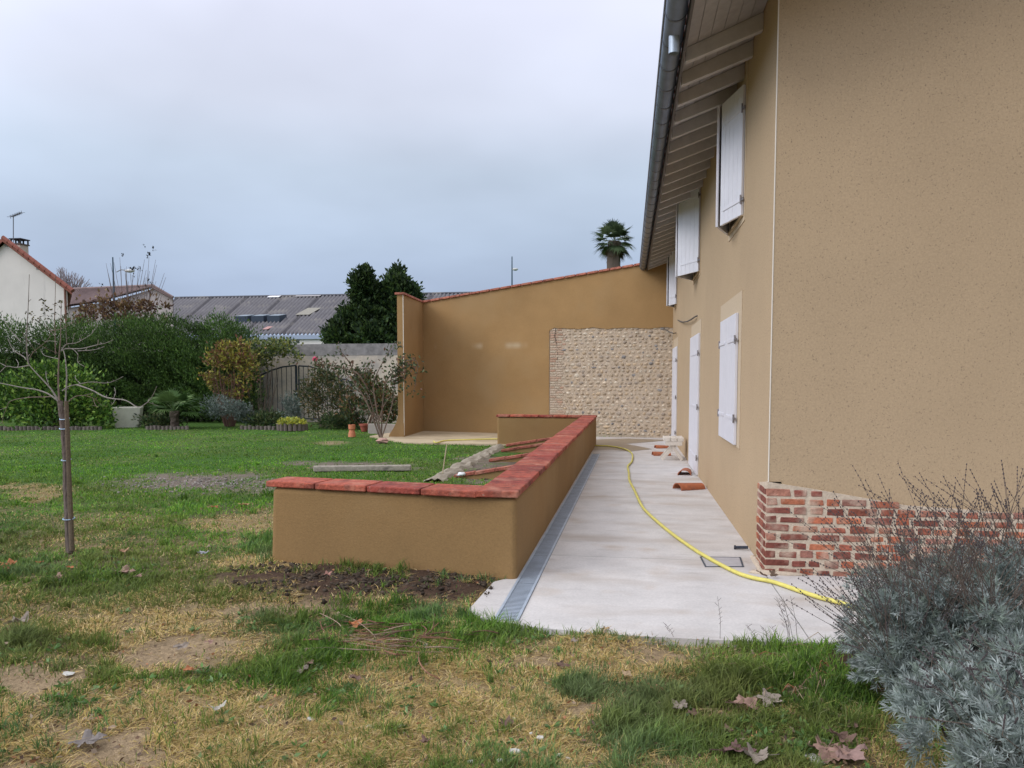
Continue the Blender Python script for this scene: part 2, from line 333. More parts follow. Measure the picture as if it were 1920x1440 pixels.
# ------------------------------------------------------------------ key places
XF = P(1400, 1026).x                       # the long facade lies on X = XF
YC = onX(1441, 900, XF).y                  # its near corner
FL = P(505, 1056); FR = P(968, 1092); BR = P(1111, 849); BL = P(932, 834)     # low wall
EA = P(1258, 823); EB = P(793, 809); EC = P(758, 820)                        # end wall, its return
PAVE_NEAR = [P(870, 1158), P(935, 1172), P(1000, 1182), P(1090, 1191), P(1180, 1198), P(1330, 1206), P(1470, 1211), P(1560, 1213), P(1700, 1214)]
PAVE = [P(926, 1096)] + PAVE_NEAR + [Vector((3.6, 4.55, 0)), Vector((3.6, YC + 0.3, 0)), Vector((XF + 0.1, YC + 0.3, 0)), Vector((XF + 0.1, EA.y + 0.1, 0)), Vector((-0.9, EA.y + 0.2, 0)), Vector((FR.x - 0.06, FR.y + 0.05, 0))]
PATIO = [Vector((EC.x - 1.0, EC.y + 0.1, 0)), P(735, 826), P(760, 831), P(850, 833), P(930, 834), Vector((-0.95, BL.y - 0.2, 0)), Vector((-0.9, EA.y + 0.3, 0)), Vector((EB.x - 0.6, EB.y + 0.3, 0))]

# ------------------------------------------------------------------ ground sheet
def axis(a, b, st, far):
    core = np.arange(a, b, st); o = []; x = b; s = st
    while x < far: o.append(x); s *= 1.5; x += s
    o.append(far); i = []; x = a - st; s = st
    while x > -far: i.append(x); s *= 1.5; x -= s
    i.append(-far); return np.array(i[::-1] + list(core) + o)
gx = axis(-19, 5, 0.09, 900); gy = axis(1.8, 26, 0.09, 900)
GX, GY = np.meshgrid(gx, gy); fx_, fy_ = GX.ravel(), GY.ravel()
z_ = zones(fx_, fy_)
def gheight(x, y):
    h = (fbm(x * 1.3, y * 1.3, 3) - 0.5) * 0.05 + (fbm(x * 6, y * 6, 8, 3) - 0.5) * 0.02 - 0.012
    zz = zones(x, y); h = h + 0.055 * zz['sd'] * (0.2 + fbm(x * 5, y * 5, 77, 3))
    h = h + 0.012 * (y < 7.5)
    h = np.where(y > 17.5, np.minimum(h, -0.004 + 0 * h), h)
    h = np.where((y > 40) | (y < -3) | (abs(x) > 30), -0.03, h)
    inside = in_poly(x, y, PAVE) | in_poly(x, y, PATIO) | ((x > XF - 0.2) & (y > YC - 0.2))
    return np.where(inside, np.minimum(h, -0.03), h)
GH = gheight(fx_, fy_)
def mixc(a, b, t): return a * (1 - t[:, None]) + np.array(b)[None, :] * t[:, None]
gc = np.tile(np.array([[0.135, 0.118, 0.058]]), (len(fx_), 1))
gc = mixc(gc, (0.05, 0.12, 0.02), z_['far'] * 0.9)
gc = mixc(gc, (0.31, 0.22, 0.115), z_['dry'] * 0.75)
gc = mixc(gc, (0.085, 0.072, 0.04), z_['lush'] * 0.6)
gc = mixc(gc, (0.31, 0.225, 0.135), np.clip(z_['st'] * 0.9, 0, 1))
gc = mixc(gc, (0.19, 0.15, 0.12), np.clip(z_['sg'], 0, 1))
gc = mixc(gc, (0.075, 0.047, 0.032), np.clip(z_['sd'] * 1.3, 0, 1))
gc *= (0.75 + 0.5 * fbm(fx_ * 9, fy_ * 9, 44, 3))[:, None]
nx, ny = len(gx), len(gy)
ii = (np.arange(ny - 1)[:, None] * nx + np.arange(nx - 1)[None, :]).ravel()
gF = np.stack([ii, ii + 1, ii + nx + 1, ii + nx], 1)
g = mesh_np('ground', np.stack([fx_, fy_, GH], 1), gF, gm, cols=gc, smooth=True); tag(g, kind='structure')

# paving: slabs with real joints between them
pv = MB()
ys = [P(1200, 1051).y, P(1200, 936).y, P(1200, 873).y]
def clip_poly(poly, y0, y1):
    def cl(pl, f, inter):
        out = []
        for i in range(len(pl)):
            a, b = pl[i], pl[(i + 1) % len(pl)]
            if f(a): out.append(a)
            if f(a) != f(b): out.append(inter(a, b))
        return out
    def it(yc): return lambda a, b: Vector((a[0] + (b[0] - a[0]) * (yc - a[1]) / (b[1] - a[1]), yc, 0))
    return cl(cl(poly, lambda p: p[1] >= y0, it(y0)), lambda p: p[1] <= y1, it(y1))
yy = [0] + ys + [40]
main_right = P(1437, 1080).x, P(1500, 1182).x
XJ0, XJ1 = P(1437, 1085), P(1503, 1183)
def split_x(poly, left):
    # joint line running from the house corner to the near edge
    n_ = Vector((-(XJ1.y - XJ0.y), XJ1.x - XJ0.x, 0)).normalized()
    def sd2(p): return (Vector((p[0], p[1], 0)) - XJ0).dot(n_)
    s_ = 1 if left else -1
    sgn = 1 if sd2((-5, 5)) > 0 else -1
    f = lambda p: sd2(p) * sgn * s_ >= 0.004
    out = []
    for i in range(len(poly)):
        a, b = poly[i], poly[(i + 1) % len(poly)]; fa, fb = f(a), f(b)
        if fa: out.append(a)
        if fa != fb:
            da, db = sd2(a) * sgn * s_ - 0.004, sd2(b) * sgn * s_ - 0.004; t = da / (da - db)
            out.append(Vector((a[0] + (b[0] - a[0]) * t, a[1] + (b[1] - a[1]) * t, 0)))
    return out
for k in range(len(yy) - 1):
    pl = clip_poly(PAVE, yy[k] + 0.004, yy[k + 1] - 0.004)
    if k == 0:
        for lf in (True, False):
            q = split_x(pl, lf)
            if len(q) > 2: pv.prism(q[::-1], -0.09, 0.022)
    else: pv.prism(pl[::-1], -0.09, 0.022)
pvo = pv.build('pavement', M['conc']); tag(pvo, kind='structure')
pa = MB(); pa.prism(PATIO, -0.09, 0.018); tag(pa.build('patio', M['concy']), kind='structure')
# wet stain of rinse water by the end wall
wp = []
for (u, v) in ((1108, 824), (1180, 822), (1256, 825), (1215, 829), (1172, 832), (1205, 838), (1222, 842), (1180, 846), (1148, 843), (1112, 844)):
    wp.append(P(u, v, 0.026))
wb = MB(); wb.add(wp, [list(range(len(wp)))]); tag(wb.build('wet_water', M['wet']), kind='structure')

# ------------------------------------------------------------------ the house
H = thing('house', (XF + 4, YC + 6, 0), 'large beige rendered house with white shutters and a brick foot at its corner', 'house')
ZS = onX(1432, 22, XF).z                    # soffit height at the wall
SL = math.tan(R(22)); YE = onX(1254, 464, XF).y; YR0 = YC - 0.75
print('XF', XF, 'YC', YC, 'ZS', ZS, 'YE', YE, 'end', EA.y, EB, FL, FR, BR, BL)
HW = 8.0
w = MB()
ZB = 0.42
# the wall stands on the brick plinth at the corner; openings are cut as recesses
prof = [(XF, -0.1), (XF + HW, -0.1), (XF + HW, ZS), (XF + HW / 2, ZS + HW / 2 * SL), (XF, ZS)]
n = len(prof)
w.add([(x, YC, z) for x, z in prof] + [(x, YE, z) for x, z in prof], [(0, 1, 2, 3, 4), (9, 8, 7, 6, 5)] + [(i, (i + 5), (i + 1) % 5 + 5, (i + 1) % 5) for i in range(4)])
# facade panel with holes for the three upper windows
def strip(y0, y1, z0, z1): w.add([(XF, y0, z0), (XF, y1, z0), (XF, y1, z1), (XF, y0, z1)], [(0, 3, 2, 1)])
def fy(u, v=700): return onX(u, v, XF).y
UW = []
for (uh, vt, vb, uf, wd) in ((1395.5, 166, 404, 1349, 1.10), (1312.5, 339, 509, 1270, 1.22), (1269.5, 450, 570, 1254, 0.95)):
    a = onX(uh, vb, XF); b = onX(uh, vt, XF)
    UW.append((a.y, a.y + wd, a.z, b.z, uf))
yprev = YC
for (y0, y1, z0, z1, _) in UW:
    y1 = min(y1, YE - 0.05)
    strip(yprev, y0, -0.1, ZS); strip(y0, y1, -0.1, z0); strip(y0, y1, z1, ZS)
    dp = 0.22
    w.add([(XF, y0, z0), (XF, y1, z0), (XF, y1, z1), (XF, y0, z1), (XF + dp, y0, z0), (XF + dp, y1, z0), (XF + dp, y1, z1), (XF + dp, y0, z1)],
          [(0, 4, 5, 1), (1, 5, 6, 2), (2, 6, 7, 3), (3, 7, 4, 0)])
    yprev = y1
strip(yprev, YE, -0.1, ZS)
ow = w.build('wall', M['beige'], H)
an = MB(); an.box(XF, XF + 5, YE, EA.y + 0.2, -0.1, ZS - 0.75)
an.build('annex_wall', M['beige'], H)
cbm = MB(); cbm.tube([(XF - 0.001, YC - 0.001, 0.70), (XF - 0.001, YC - 0.001, ZS)], 0.0048, 6); cbm.build('corner_bead', M['bead'], H)

# brick plinth: bricks laid on a mortar bed, top edge running down to the right
ptop = [(1441, 903), (1520, 915), (1600, 930), (1700, 945), (1800, 955), (1920, 962), (2100, 975)]
ptx = [(onY(u, v, YC).x, onY(u, v, YC).z) for u, v in ptop]
def plinth_top(x):
    for (a, b) in zip(ptx, ptx[1:]):
        if x <= b[0]: return a[1] + (b[1] - a[1]) * (x - a[0]) / (b[0] - a[0])
    return ptx[-1][1]
LWR = 0.42
mo = MB()
pol = [(XF - 0.012, -0.05)] + [(XF + 5.5, -0.05)] + [(XF + 5.5, ptx[-1][1])] + [(x, z + 0.012 * rnd.uniform(-1, 1)) for x, z in ptx[::-1] if x < XF + 5.4 and x > XF + 0.02] + [(XF - 0.012, ptx[0][1])]
m_ = len(pol)
mo.add([(x, YC - 0.016, z) for x, z in pol] + [(x, YC + 0.05, z) for x, z in pol], [list(range(m_)), list(range(2 * m_ - 1, m_ - 1, -1))] + [(i, m_ + i, m_ + (i + 1) % m_, (i + 1) % m_) for i in range(m_)])
mo.hexa([(XF - 0.0135, YC + 0.0, -0.05), (XF + 0.1, YC + 0.0, -0.05), (XF + 0.1, YC + LWR, -0.05), (XF - 0.0135, YC + LWR, -0.05),
         (XF - 0.0135, YC + 0.0, ptx[0][1]), (XF + 0.1, YC + 0.0, ptx[0][1]), (XF + 0.1, YC + LWR, ptx[0][1] - 0.06), (XF - 0.0135, YC + LWR, ptx[0][1] - 0.06)])
pl_o = mo.build('brick_plinth', M['mortar'], H)
bk = MB(); ch = 0.071
BC = [(0.36, 0.11, 0.06), (0.41, 0.13, 0.068), (0.33, 0.105, 0.065), (0.25, 0.085, 0.06), (0.38, 0.17, 0.115), (0.42, 0.145, 0.075), (0.33, 0.15, 0.11)]
def lumpy_box(mb, x0, x1, y0, y1, z0, z1, col, j=0.004):
    p = [Vector(q) for q in ((x0, y0, z0), (x1, y0, z0), (x1, y1, z0), (x0, y1, z0), (x0, y0, z1), (x1, y0, z1), (x1, y1, z1), (x0, y1, z1))]
    for q in p: q += Vector((rnd.uniform(-j, j), rnd.uniform(-j, j) * 0.5, rnd.uniform(-j, j)))
    mb.hexa(p, col)
row = 0; z = 0.015
while z < 0.80:
    x = XF - 0.016 - (0.0 if row % 2 else 0.0); first = True
    off = 0
    while x < XF + 5.3:
        wd = rnd.choice((0.21, 0.22, 0.125, 0.12, 0.12, 0.24, 0.16, 0.13)) if not first else (0.21 if row % 2 else 0.11)
        hh = ch - 0.019 + rnd.uniform(-0.007, 0.006)
        if z + hh < plinth_top(x + wd / 2) + 0.004:
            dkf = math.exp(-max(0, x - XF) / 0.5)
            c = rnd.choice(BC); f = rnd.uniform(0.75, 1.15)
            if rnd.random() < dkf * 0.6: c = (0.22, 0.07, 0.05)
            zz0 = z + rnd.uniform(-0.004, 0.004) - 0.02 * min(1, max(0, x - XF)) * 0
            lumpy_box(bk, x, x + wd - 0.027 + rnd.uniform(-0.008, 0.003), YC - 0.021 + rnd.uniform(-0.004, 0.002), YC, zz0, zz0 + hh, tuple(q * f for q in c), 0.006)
        x += wd; first = False
    y = YC + 0.012
    first = True
    while y < YC + LWR - 0.05:
        wd = (0.11 if row % 2 else 0.21) if first else 0.2
        wd = min(wd, YC + LWR - y)
        if z + ch < ptx[0][1] - 0.02:
            c = rnd.choice(BC); f = rnd.uniform(0.6, 1.0)
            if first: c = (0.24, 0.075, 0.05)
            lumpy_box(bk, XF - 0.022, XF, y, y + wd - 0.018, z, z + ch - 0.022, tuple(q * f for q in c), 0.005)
        y += wd; first = False
    z += ch; row += 1
bk.build('bricks', M['brick'], pl_o, bevel=0.009)
# mortar haunching at the foot of the corner
hb = MB(); hb.blob((XF + 0.08, YC - 0.02, 0.015), (0.22, 0.055, 0.035), 3, 0.3, None, 9, 16); hb.blob((XF - 0.02, YC + 0.28, 0.015), (0.04, 0.36, 0.035), 5, 0.3, None, 9, 16); hb.build('mortar_fillet', M['mortar'], H, smooth=True)

# soffit, rafters, roof, gutter
OV = 0.66
def zsof(x): return ZS + (x - XF) * SL
sfm = MB()
yb = YR0 + 0.02
bw = 0.115
k = 0
XO = XF - OV
# boards run along the eaves
nb = 6
for i in range(nb):
    x0 = XO + (XF + 0.0 - XO) * i / nb; x1 = XO + (XF - XO) * (i + 1) / nb - 0.004
    sfm.hexa([(x0, yb, zsof(x0) + 0.0), (x1, yb, zsof(x1)), (x1, YE + 0.35, zsof(x1)), (x0, YE + 0.35, zsof(x0)), (x0, yb, zsof(x0) + 0.02), (x1, yb, zsof(x1) + 0.02), (x1, YE + 0.35, zsof(x1) + 0.02), (x0, YE + 0.35, zsof(x0) + 0.02)])
# overhang beyond the gable
for i in range(34):
    x0 = XF + 0.116 * i; x1 = x0 + 0.112
    sfm.hexa([(x0, yb, zsof(x0)), (x1, yb, zsof(x1)), (x1, YC, zsof(x1)), (x0, YC, zsof(x0)), (x0, yb, zsof(x0) + 0.02), (x1, yb, zsof(x1) + 0.02), (x1, YC, zsof(x1) + 0.02), (x0, YC, zsof(x0) + 0.02)])
sfm.build('soffit', M['soffit'], H)
y = onX(1431, 22, XF).y
k = 0
while y < YE + 0.35:
    rb = MB(); rb.hexa([(XO + 0.01, y - 0.035, zsof(XO + 0.01) - 0.12), (XO + 0.01, y + 0.035, zsof(XO + 0.01) - 0.12), (XF, y + 0.035, zsof(XF) - 0.15), (XF, y - 0.035, zsof(XF) - 0.15),
             (XO + 0.01, y - 0.035, zsof(XO + 0.01) - 0.002), (XO + 0.01, y + 0.035, zsof(XO + 0.01) - 0.002), (XF, y + 0.035, zsof(XF) - 0.002), (XF, y - 0.035, zsof(XF) - 0.002)][::1])
    rb.f = [f[::-1] for f in rb.f]
    rb.build('rafter', M['rafter'], H, bevel=0.004); y += 0.545; k += 1
rf = MB()
def slab(x0, x1, y0, y1, dz0, dz1, mirror=False):
    rf.hexa([(x0, y0, zsof(x0) + dz0), (x1, y0, zsof(x1) + dz0), (x1, y1, zsof(x1) + dz0), (x0, y1, zsof(x0) + dz0), (x0, y0, zsof(x0) + dz1), (x1, y0, zsof(x1) + dz1), (x1, y1, zsof(x1) + dz1), (x0, y1, zsof(x0) + dz1)])
slab(XO - 0.02, XF + HW / 2, YR0, YE + 0.4, 0.022, 0.09)
xm = XF + HW / 2; zm = zsof(xm)
rf.hexa([(xm, YR0, zm + 0.022), (XF + HW + 0.6, YR0, zm - (HW / 2 + 0.6) * SL + 0.022), (XF + HW + 0.6, YE + 0.4, zm - (HW / 2 + 0.6) * SL + 0.022), (xm, YE + 0.4, zm + 0.022),
         (xm, YR0, zm + 0.09), (XF + HW + 0.6, YR0, zm - (HW / 2 + 0.6) * SL + 0.09), (XF + HW + 0.6, YE + 0.4, zm - (HW / 2 + 0.6) * SL + 0.09), (xm, YE + 0.4, zm + 0.09)])
for i in range(int((YE + 0.4 - YR0) / 0.22)):     # rows of barrel tiles
    yy_ = YR0 + 0.11 + i * 0.22
    rf.tube([(XO - 0.06, yy_, zsof(XO - 0.06) + 0.09), (xm, yy_, zsof(xm) + 0.09)], 0.07, 8)
rf.build('roof', M['rooftile'], H)
# gable rake trim
rk = MB(); rk.hexa([(XO - 0.02, YR0 - 0.025, zsof(XO) - 0.10), (XF + HW / 2, YR0 - 0.025, zsof(xm) - 0.10), (XF + HW / 2, YR0 - 0.002, zsof(xm) - 0.10), (XO - 0.02, YR0 - 0.002, zsof(XO) - 0.10),
                    (XO - 0.02, YR0 - 0.025, zsof(XO) + 0.10), (XF + HW / 2, YR0 - 0.025, zsof(xm) + 0.10), (XF + HW / 2, YR0 - 0.002, zsof(xm) + 0.10), (XO - 0.02, YR0 - 0.002, zsof(XO) + 0.10)])
rk.build('verge_board', mat('verge_brown', (0.16, 0.07, 0.05), 0.6), H)
fb = MB(); fb.box(XO - 0.024, XO - 0.002, YR0, YE + 0.38, zsof(XO) - 0.10, zsof(XO) + 0.05); fb.build('fascia', mat('fascia_dark', (0.10, 0.085, 0.08), 0.6), H)
# half-round gutter
gt = MB(); gr = 0.085; gxc = XO - 0.115; gzc = zsof(XO) + 0.01
YG0, YG1 = YR0 - 0.02, YE + 0.42
na = 14
def halfpipe(mb, y0, y1, r, th, a0=180, a1=360):
    vs = []
    for yq in (y0, y1):
        for rr in (r, r - th):
            for i in range(na + 1):
                a = R(a0 + (a1 - a0) * i / na); vs.append((gxc + rr * math.cos(a), yq, gzc + rr * math.sin(a)))
    q = na + 1; fs = []
    for i in range(na):
        fs += [(i, i + 1, 2 * q + i + 1, 2 * q + i), (q + i, 3 * q + i, 3 * q + i + 1, q + i + 1), (i, q + i, q + i + 1, i + 1), (2 * q + i, 2 * q + i + 1, 3 * q + i + 1, 3 * q + i)]
    fs += [(0, 2 * q, 3 * q, q), (na, q + na, 3 * q + na, 2 * q + na)]
    mb.add(vs, fs)
halfpipe(gt, YG0, YG1, gr, 0.004, 172, 368)
gto = gt.build('gutter', M['zinc'], H, smooth=True)
be = MB(); be.tube([(gxc - gr - 0.004, YG0, gzc + 0.012), (gxc - gr - 0.004, YG1, gzc + 0.012)], 0.012, 8)
ec = [(gxc, YG1 - 0.002, gzc)] ; 
vs = [(gxc + (gr - 0.001) * math.cos(R(180 + 180 * i / na)), YG1 - 0.003, gzc + (gr - 0.001) * math.sin(R(180 + 180 * i / na))) for i in range(na + 1)]
be.add(vs, [list(range(na + 1))]); be.add([(x, YG0 + 0.003, z_2) for x, _, z_2 in vs], [list(range(na + 1))[::-1]])
be.build('gutter_rim', M['zinc'], gto, smooth=False)
i = 0; y = YG0 + 0.25
hkm = mat('gutter_bracket', (0.13, 0.14, 0.16), 0.5, metal=0.6)
while y < YG1:
    hk = MB(); halfpipe(hk, y, y + 0.025, gr + 0.006, 0.009, 165, 370); hk.build('bracket', hkm, gto); y += 0.5
# outlet pipe stub under the gutter
op = onX(1264, 60, gxc)
ot = MB(); yo = op.y
ot.tube([(gxc, yo, gzc - gr + 0.02), (gxc, yo, gzc - gr - 0.13)], 0.043, 16, cap=False); ot.tube([(gxc, yo, gzc - gr - 0.132), (gxc, yo, gzc - gr + 0.01)], 0.039, 16, cap=False)
ot.build('downpipe_outlet', M['galv'], gto, smooth=True)

# shutters
def shutter(parent, h, f, z0, z1, hinges=(0.16, 0.80), th=0.028, name='shutter', planks=5, zf0=None, outward=None):
    """leaf from hinge point h=(x,y) to free edge f=(x,y)"""
    h = Vector((*h, 0)); f = Vector((*f, 0)); d = (f - h); wdt = d.length; d.normalize()
    nrm = outward or Vector((d.y, -d.x, 0))
    if nrm.x > 0: nrm = -nrm
    mb = MB(); c0 = rnd.uniform(0.97, 1.0)
    for i in range(planks):
        a = h + d * (wdt * i / planks + 0.0015); b = h + d * (wdt * (i + 1) / planks - 0.0030)
        c = (a + b) / 2 + Vector((0, 0, (z0 + z1) / 2))
        mb.obox(c, d * (b - a).length / 2, nrm * th / 2, Vector((0, 0, (z1 - z0) / 2)))
    mb.obox((h + f) / 2 + Vector((0, 0, (z0 + z1) / 2)), d * wdt / 2 * 0.995, nrm * th / 2 * 0.62, Vector((0, 0, (z1 - z0) / 2 - 0.002)))
    o = mb.build(name, M['white'], parent, bevel=0.003)
    for hz in hinges:
        zc = z0 + (z1 - z0) * hz
        b2 = MB(); b2.obox(h + d * wdt * 0.42 + nrm * (th / 2 + 0.004) + Vector((0, 0, zc)), d * wdt * 0.42, nrm * 0.004, Vector((0, 0, 0.018)))
        b2.build('strap_hinge', M['white'], o, bevel=0.002)
        b3 = MB(); b3.tube([h + nrm * 0.022 + Vector((0, 0, zc - 0.045)), h + nrm * 0.022 + Vector((0, 0, zc + 0.045))], 0.008, 8)
        b3.obox(h - d * 0.025 + nrm * 0.012 + Vector((0, 0, zc)), d * 0.025, nrm * 0.006, Vector((0, 0, 0.014)))
        b3.build('hinge_pin', M['iron'], o)
    return o
for i, (y0, y1, z0, z1, uf) in enumerate(UW):
    y1b = min(y1, YE - 0.05) if i < 2 else y1
    win = MB()
    win.box(XF + 0.16, XF + 0.20, y0 + 0.02, y0 + 0.07, z0, z1); win.box(XF + 0.16, XF + 0.20, y1b - 0.07, y1b - 0.02, z0, z1)
    win.box(XF + 0.16, XF + 0.20, y0 + 0.07, y1b - 0.07, z0, z0 + 0.06); win.box(XF + 0.16, XF + 0.20, y0 + 0.07, y1b - 0.07, z1 - 0.06, z1)
    wo_ = win.build('window', M['white'], H)
    gl = MB(); gl.box(XF + 0.19, XF + 0.214, y0 + 0.01, y1b - 0.01, z0 + 0.01, z1 - 0.01); gl.build('pane', M['dark'], wo_)
    sl = MB(); sl.box(XF - 0.03, XF + 0.16, y0 + 0.003, y1b - 0.003, z0 - 0.001, z0 + 0.02); sl.build('sill', M['band'], wo_)
    mid = (y0 + y1) / 2
    fr = onY(uf, 600, mid).x; fr2 = onY(uf - (8 if i == 0 else 4), 600, mid + 0.02).x
    shutter(H, (XF - 0.02, y0), (fr, mid - 0.005), z0 + 0.005, z1 - 0.02, (0.12, 0.82))
    shutter(H, (XF - 0.02, y1), (fr2, mid + 0.03), z0 + 0.005, z1 - 0.02, (0.12, 0.82))
    # raised plaster band around the opening
    bd = MB()
    e = 0.06
    bd.box(XF - 0.007, XF + 0.001, y0 - e, y0 - 0.001, z0 - e, z1 + 0.18); bd.box(XF - 0.007, XF + 0.001, y1b + 0.001, y1b + e, z0 - e, z1 + 0.18)
    bd.box(XF - 0.007, XF + 0.001, y0 - 0.001, y1b + 0.001, z1 + 0.0, min(z1 + 0.18, ZS - 0.16)); bd.box(XF - 0.007, XF + 0.001, y0 - 0.001, y1b + 0.001, z0 - e, z0 - 0.002)
    bd.build('window_surround', M['band'] if i == 0 else M['beige'], H)
# ground-floor window
def band(ys_, z0, z1, name='window_surround'):
    b_ = MB(); b_.box(XF - 0.008, XF + 0.001, ys_[0], ys_[1], z0, z1); b_.build(name, M['band'], H)
a = onX(1393, 544, XF); b = onX(1386.5, 841, XF); c = onX(1350.5, 700, XF)
band((a.y, c.y), b.z, a.z)
s0 = onX(1387.5, 586, XF); s1 = onX(1385, 836, XF); sm = onX(1367.5, 700, XF); se = onX(1355, 700, XF)
ZL0, ZL1 = s1.z, s0.z
shutter(H, (XF - 0.024, s0.y + 0.02), (XF - 0.024, sm.y), ZL0, ZL1, (0.20, 0.80))
shutter(H, (XF - 0.024, se.y), (XF - 0.024, sm.y + 0.006), ZL0, ZL1, (0.20, 0.80))
# doors: near tall pair, far one
for (ua, ub, ut, vt, nm, vbt) in ((1313, 1297, 1313, 625, 'door', 898), (1270.5, 1263, 1270, 650, 'door', 812)):
    ya, yb_ = fy(ua), fy(ub); zt = onX(ut, vt, XF).z
    band((ya - 0.12, yb_ + 0.12), 0.02, zt + 0.22, 'door_surround')
    shutter(H, (XF - 0.024, ya), (XF - 0.024, yb_), 0.05, zt, (0.12, 0.48, 0.86), name='door', planks=8)
# rendered cables sticking out of the facade
def cable(pts, r, label, col=(0.10, 0.09, 0.08)):
    mb = MB(); mb.tube(pts, r, 6, col=col); o = mb.build('loose_cable', M['stem']); tag(o, label, 'cable', 'loose cables on the walls'); return o
cable([onX(u, v, XF - dxx) for u, v, dxx in ((1308, 592, 0.0), (1303, 594, 0.04), (1296, 599, 0.06), (1288, 603, 0.06), (1280, 604, 0.05), (1274, 602, 0.02), (1271, 600, 0.0))], 0.012, 'loose black cable looping out of the beige facade above the tall white door')
cable([onX(u, v, XF - dxx) for u, v, dxx in ((1268, 624, 0.0), (1263, 625, 0.08), (1256, 623, 0.14), (1250, 619, 0.2), (1245, 617, 0.22))], 0.012, 'short loose cable end sticking out at the corner above the cobblestones')

# ------------------------------------------------------------------ end wall
E = thing('boundary_wall', ((EA.x + EB.x) / 2, EB.y, 0), 'tall ochre rendered end wall with red sloping coping and an exposed cobblestone panel', 'wall')
def zt(p, u, v):   # height on the vertical through p seen at row v
    r = ray(u, v); t = p.y / r.y; return CZ + r.z * t
ZA, ZBm = zt(EA, 1251, 487), zt(EB, 794, 568)
eb = MB()
dW = (EA - EB).normalized(); nW = Vector((-dW.y, dW.x, 0))
if nW.y < 0: nW = -nW
TH = 0.28
A2 = EA + dW * 0.25
ZA2 = ZA + (ZA - ZBm) / (EA - EB).length * 0.25
# panel hole: left px 1030, top 613
pL = EB + dW * ((onY(1030, 700, EB.y + (EA.y - EB.y) * 0.5).x - EB.x) / dW.x)
zP = zt(pL, 1030, 616); zPr = zt(EA, 1256, 615)
def wq(p, z): return Vector((p.x, p.y, z))
tt = (pL - EB).length / (A2 - EB).length
ZpL = ZBm + (ZA2 - ZBm) * tt
eb.hexa([wq(EB, -0.1), wq(pL, -0.1), wq(pL + nW * TH, -0.1), wq(EB + nW * TH, -0.1), wq(EB, ZBm), wq(pL, ZpL), wq(pL + nW * TH, ZpL), wq(EB + nW * TH, ZBm)])
# wavy lower edge of the render above the cobbles
NS = 26
for i in range(NS):
    a = pL + (A2 - pL) * (i / NS); b = pL + (A2 - pL) * ((i + 1) / NS)
    za = zP + (zPr - zP) * i / NS + 0.03 * math.sin(i * 0.9) * (0.5 + 0.5 * math.sin(i * 2.3)); zb = zP + (zPr - zP) * (i + 1) / NS + 0.03 * math.sin((i + 1) * 0.9) * (0.5 + 0.5 * math.sin((i + 1) * 2.3))
    if i == 0: za -= 0.06
    ta = ZpL + (ZA2 - ZpL) * i / NS; tb = ZpL + (ZA2 - ZpL) * (i + 1) / NS
    eb.hexa([wq(a, za), wq(b, zb), wq(b + nW * TH, zb), wq(a + nW * TH, za), wq(a, ta), wq(b, tb), wq(b + nW * TH, tb), wq(a + nW * TH, ta)])
SMZ = onY(880, 650, EB.y).z
# short return towards the garden with a flared foot
rw = 0.165
dR = (EC - EB); dR.z = 0; dRn = dR.normalized(); nR = Vector((dRn.y, -dRn.x, 0))
if nR.x > 0: nR = -nR
pts_h = [(-0.1, 0.30), (0.10, 0.22), (0.25, 0.12), (0.42, 0.04), (0.60, 0.0), (ZBm, 0.0)]
for (h0, f0), (h1, f1) in zip(pts_h, pts_h[1:]):
    a, b = EB + nW * 0.1, EC
    q0, q1 = nR * (rw + f0), nR * (rw + f1); g0 = dRn * f0 * 0.15; g1 = dRn * f1 * 0.15
    eb.hexa([wq(b + g0 + q0, h0), wq(b + g0, h0), wq(a, h0), wq(a + q0, h0), wq(b + g1 + q1, h1), wq(b + g1, h1), wq(a, h1), wq(a + q1, h1)])
mo_ = mat('ochre_end_wall', (0.34, 0.205, 0.085), 0.9, n1=(55, 0.10, 4), n2=(0.9, 0.10, 3), bump=[(90, 0.55, 0.006), (9, 0.2, 0.01)], stain=((0.35, 0.23, 0.11), 0.8, 0.48, 0.72, 0.6))
t_ = mo_.node_tree; n_q = t_.nodes; l_q = t_.links; bs = n_q['Principled BSDF']; src_ = bs.inputs['Base Color'].links[0].from_socket
g_q = n_q.new('ShaderNodeNewGeometry'); sp_ = n_q.new('ShaderNodeSeparateXYZ'); l_q.new(g_q.outputs['Position'], sp_.inputs[0])
# row of pale repair smears at shoulder height, left by the scaffold
def mnode(op, a, b=None, c=None):
    q = n_q.new('ShaderNodeMath'); q.operation = op
    for k_, v_ in enumerate((a, b, c)):
        if v_ is None: continue
        if isinstance(v_, (int, float)): q.inputs[k_].default_value = v_
        else: l_q.new(v_, q.inputs[k_])
    return q.outputs[0]
zd = mnode('ABSOLUTE', mnode('SUBTRACT', sp_.outputs['Z'], SMZ)); zb_ = mnode('SUBTRACT', 1.0, mnode('DIVIDE', zd, 0.12)); zb_ = mnode('MAXIMUM', zb_, 0.0)
nx_ = n_q.new('ShaderNodeTexNoise'); nx_.noise_dimensions = '1D'; nx_.inputs['Scale'].default_value = 1.1; nx_.inputs['Detail'].default_value = 2; l_q.new(sp_.outputs['X'], nx_.inputs['W'])
xm_ = n_q.new('ShaderNodeMapRange'); xm_.inputs['From Min'].default_value = 0.52; xm_.inputs['From Max'].default_value = 0.66; l_q.new(nx_.outputs[0], xm_.inputs['Value'])
fc = mnode('MULTIPLY', mnode('MULTIPLY', zb_, xm_.outputs[0]), 0.75)
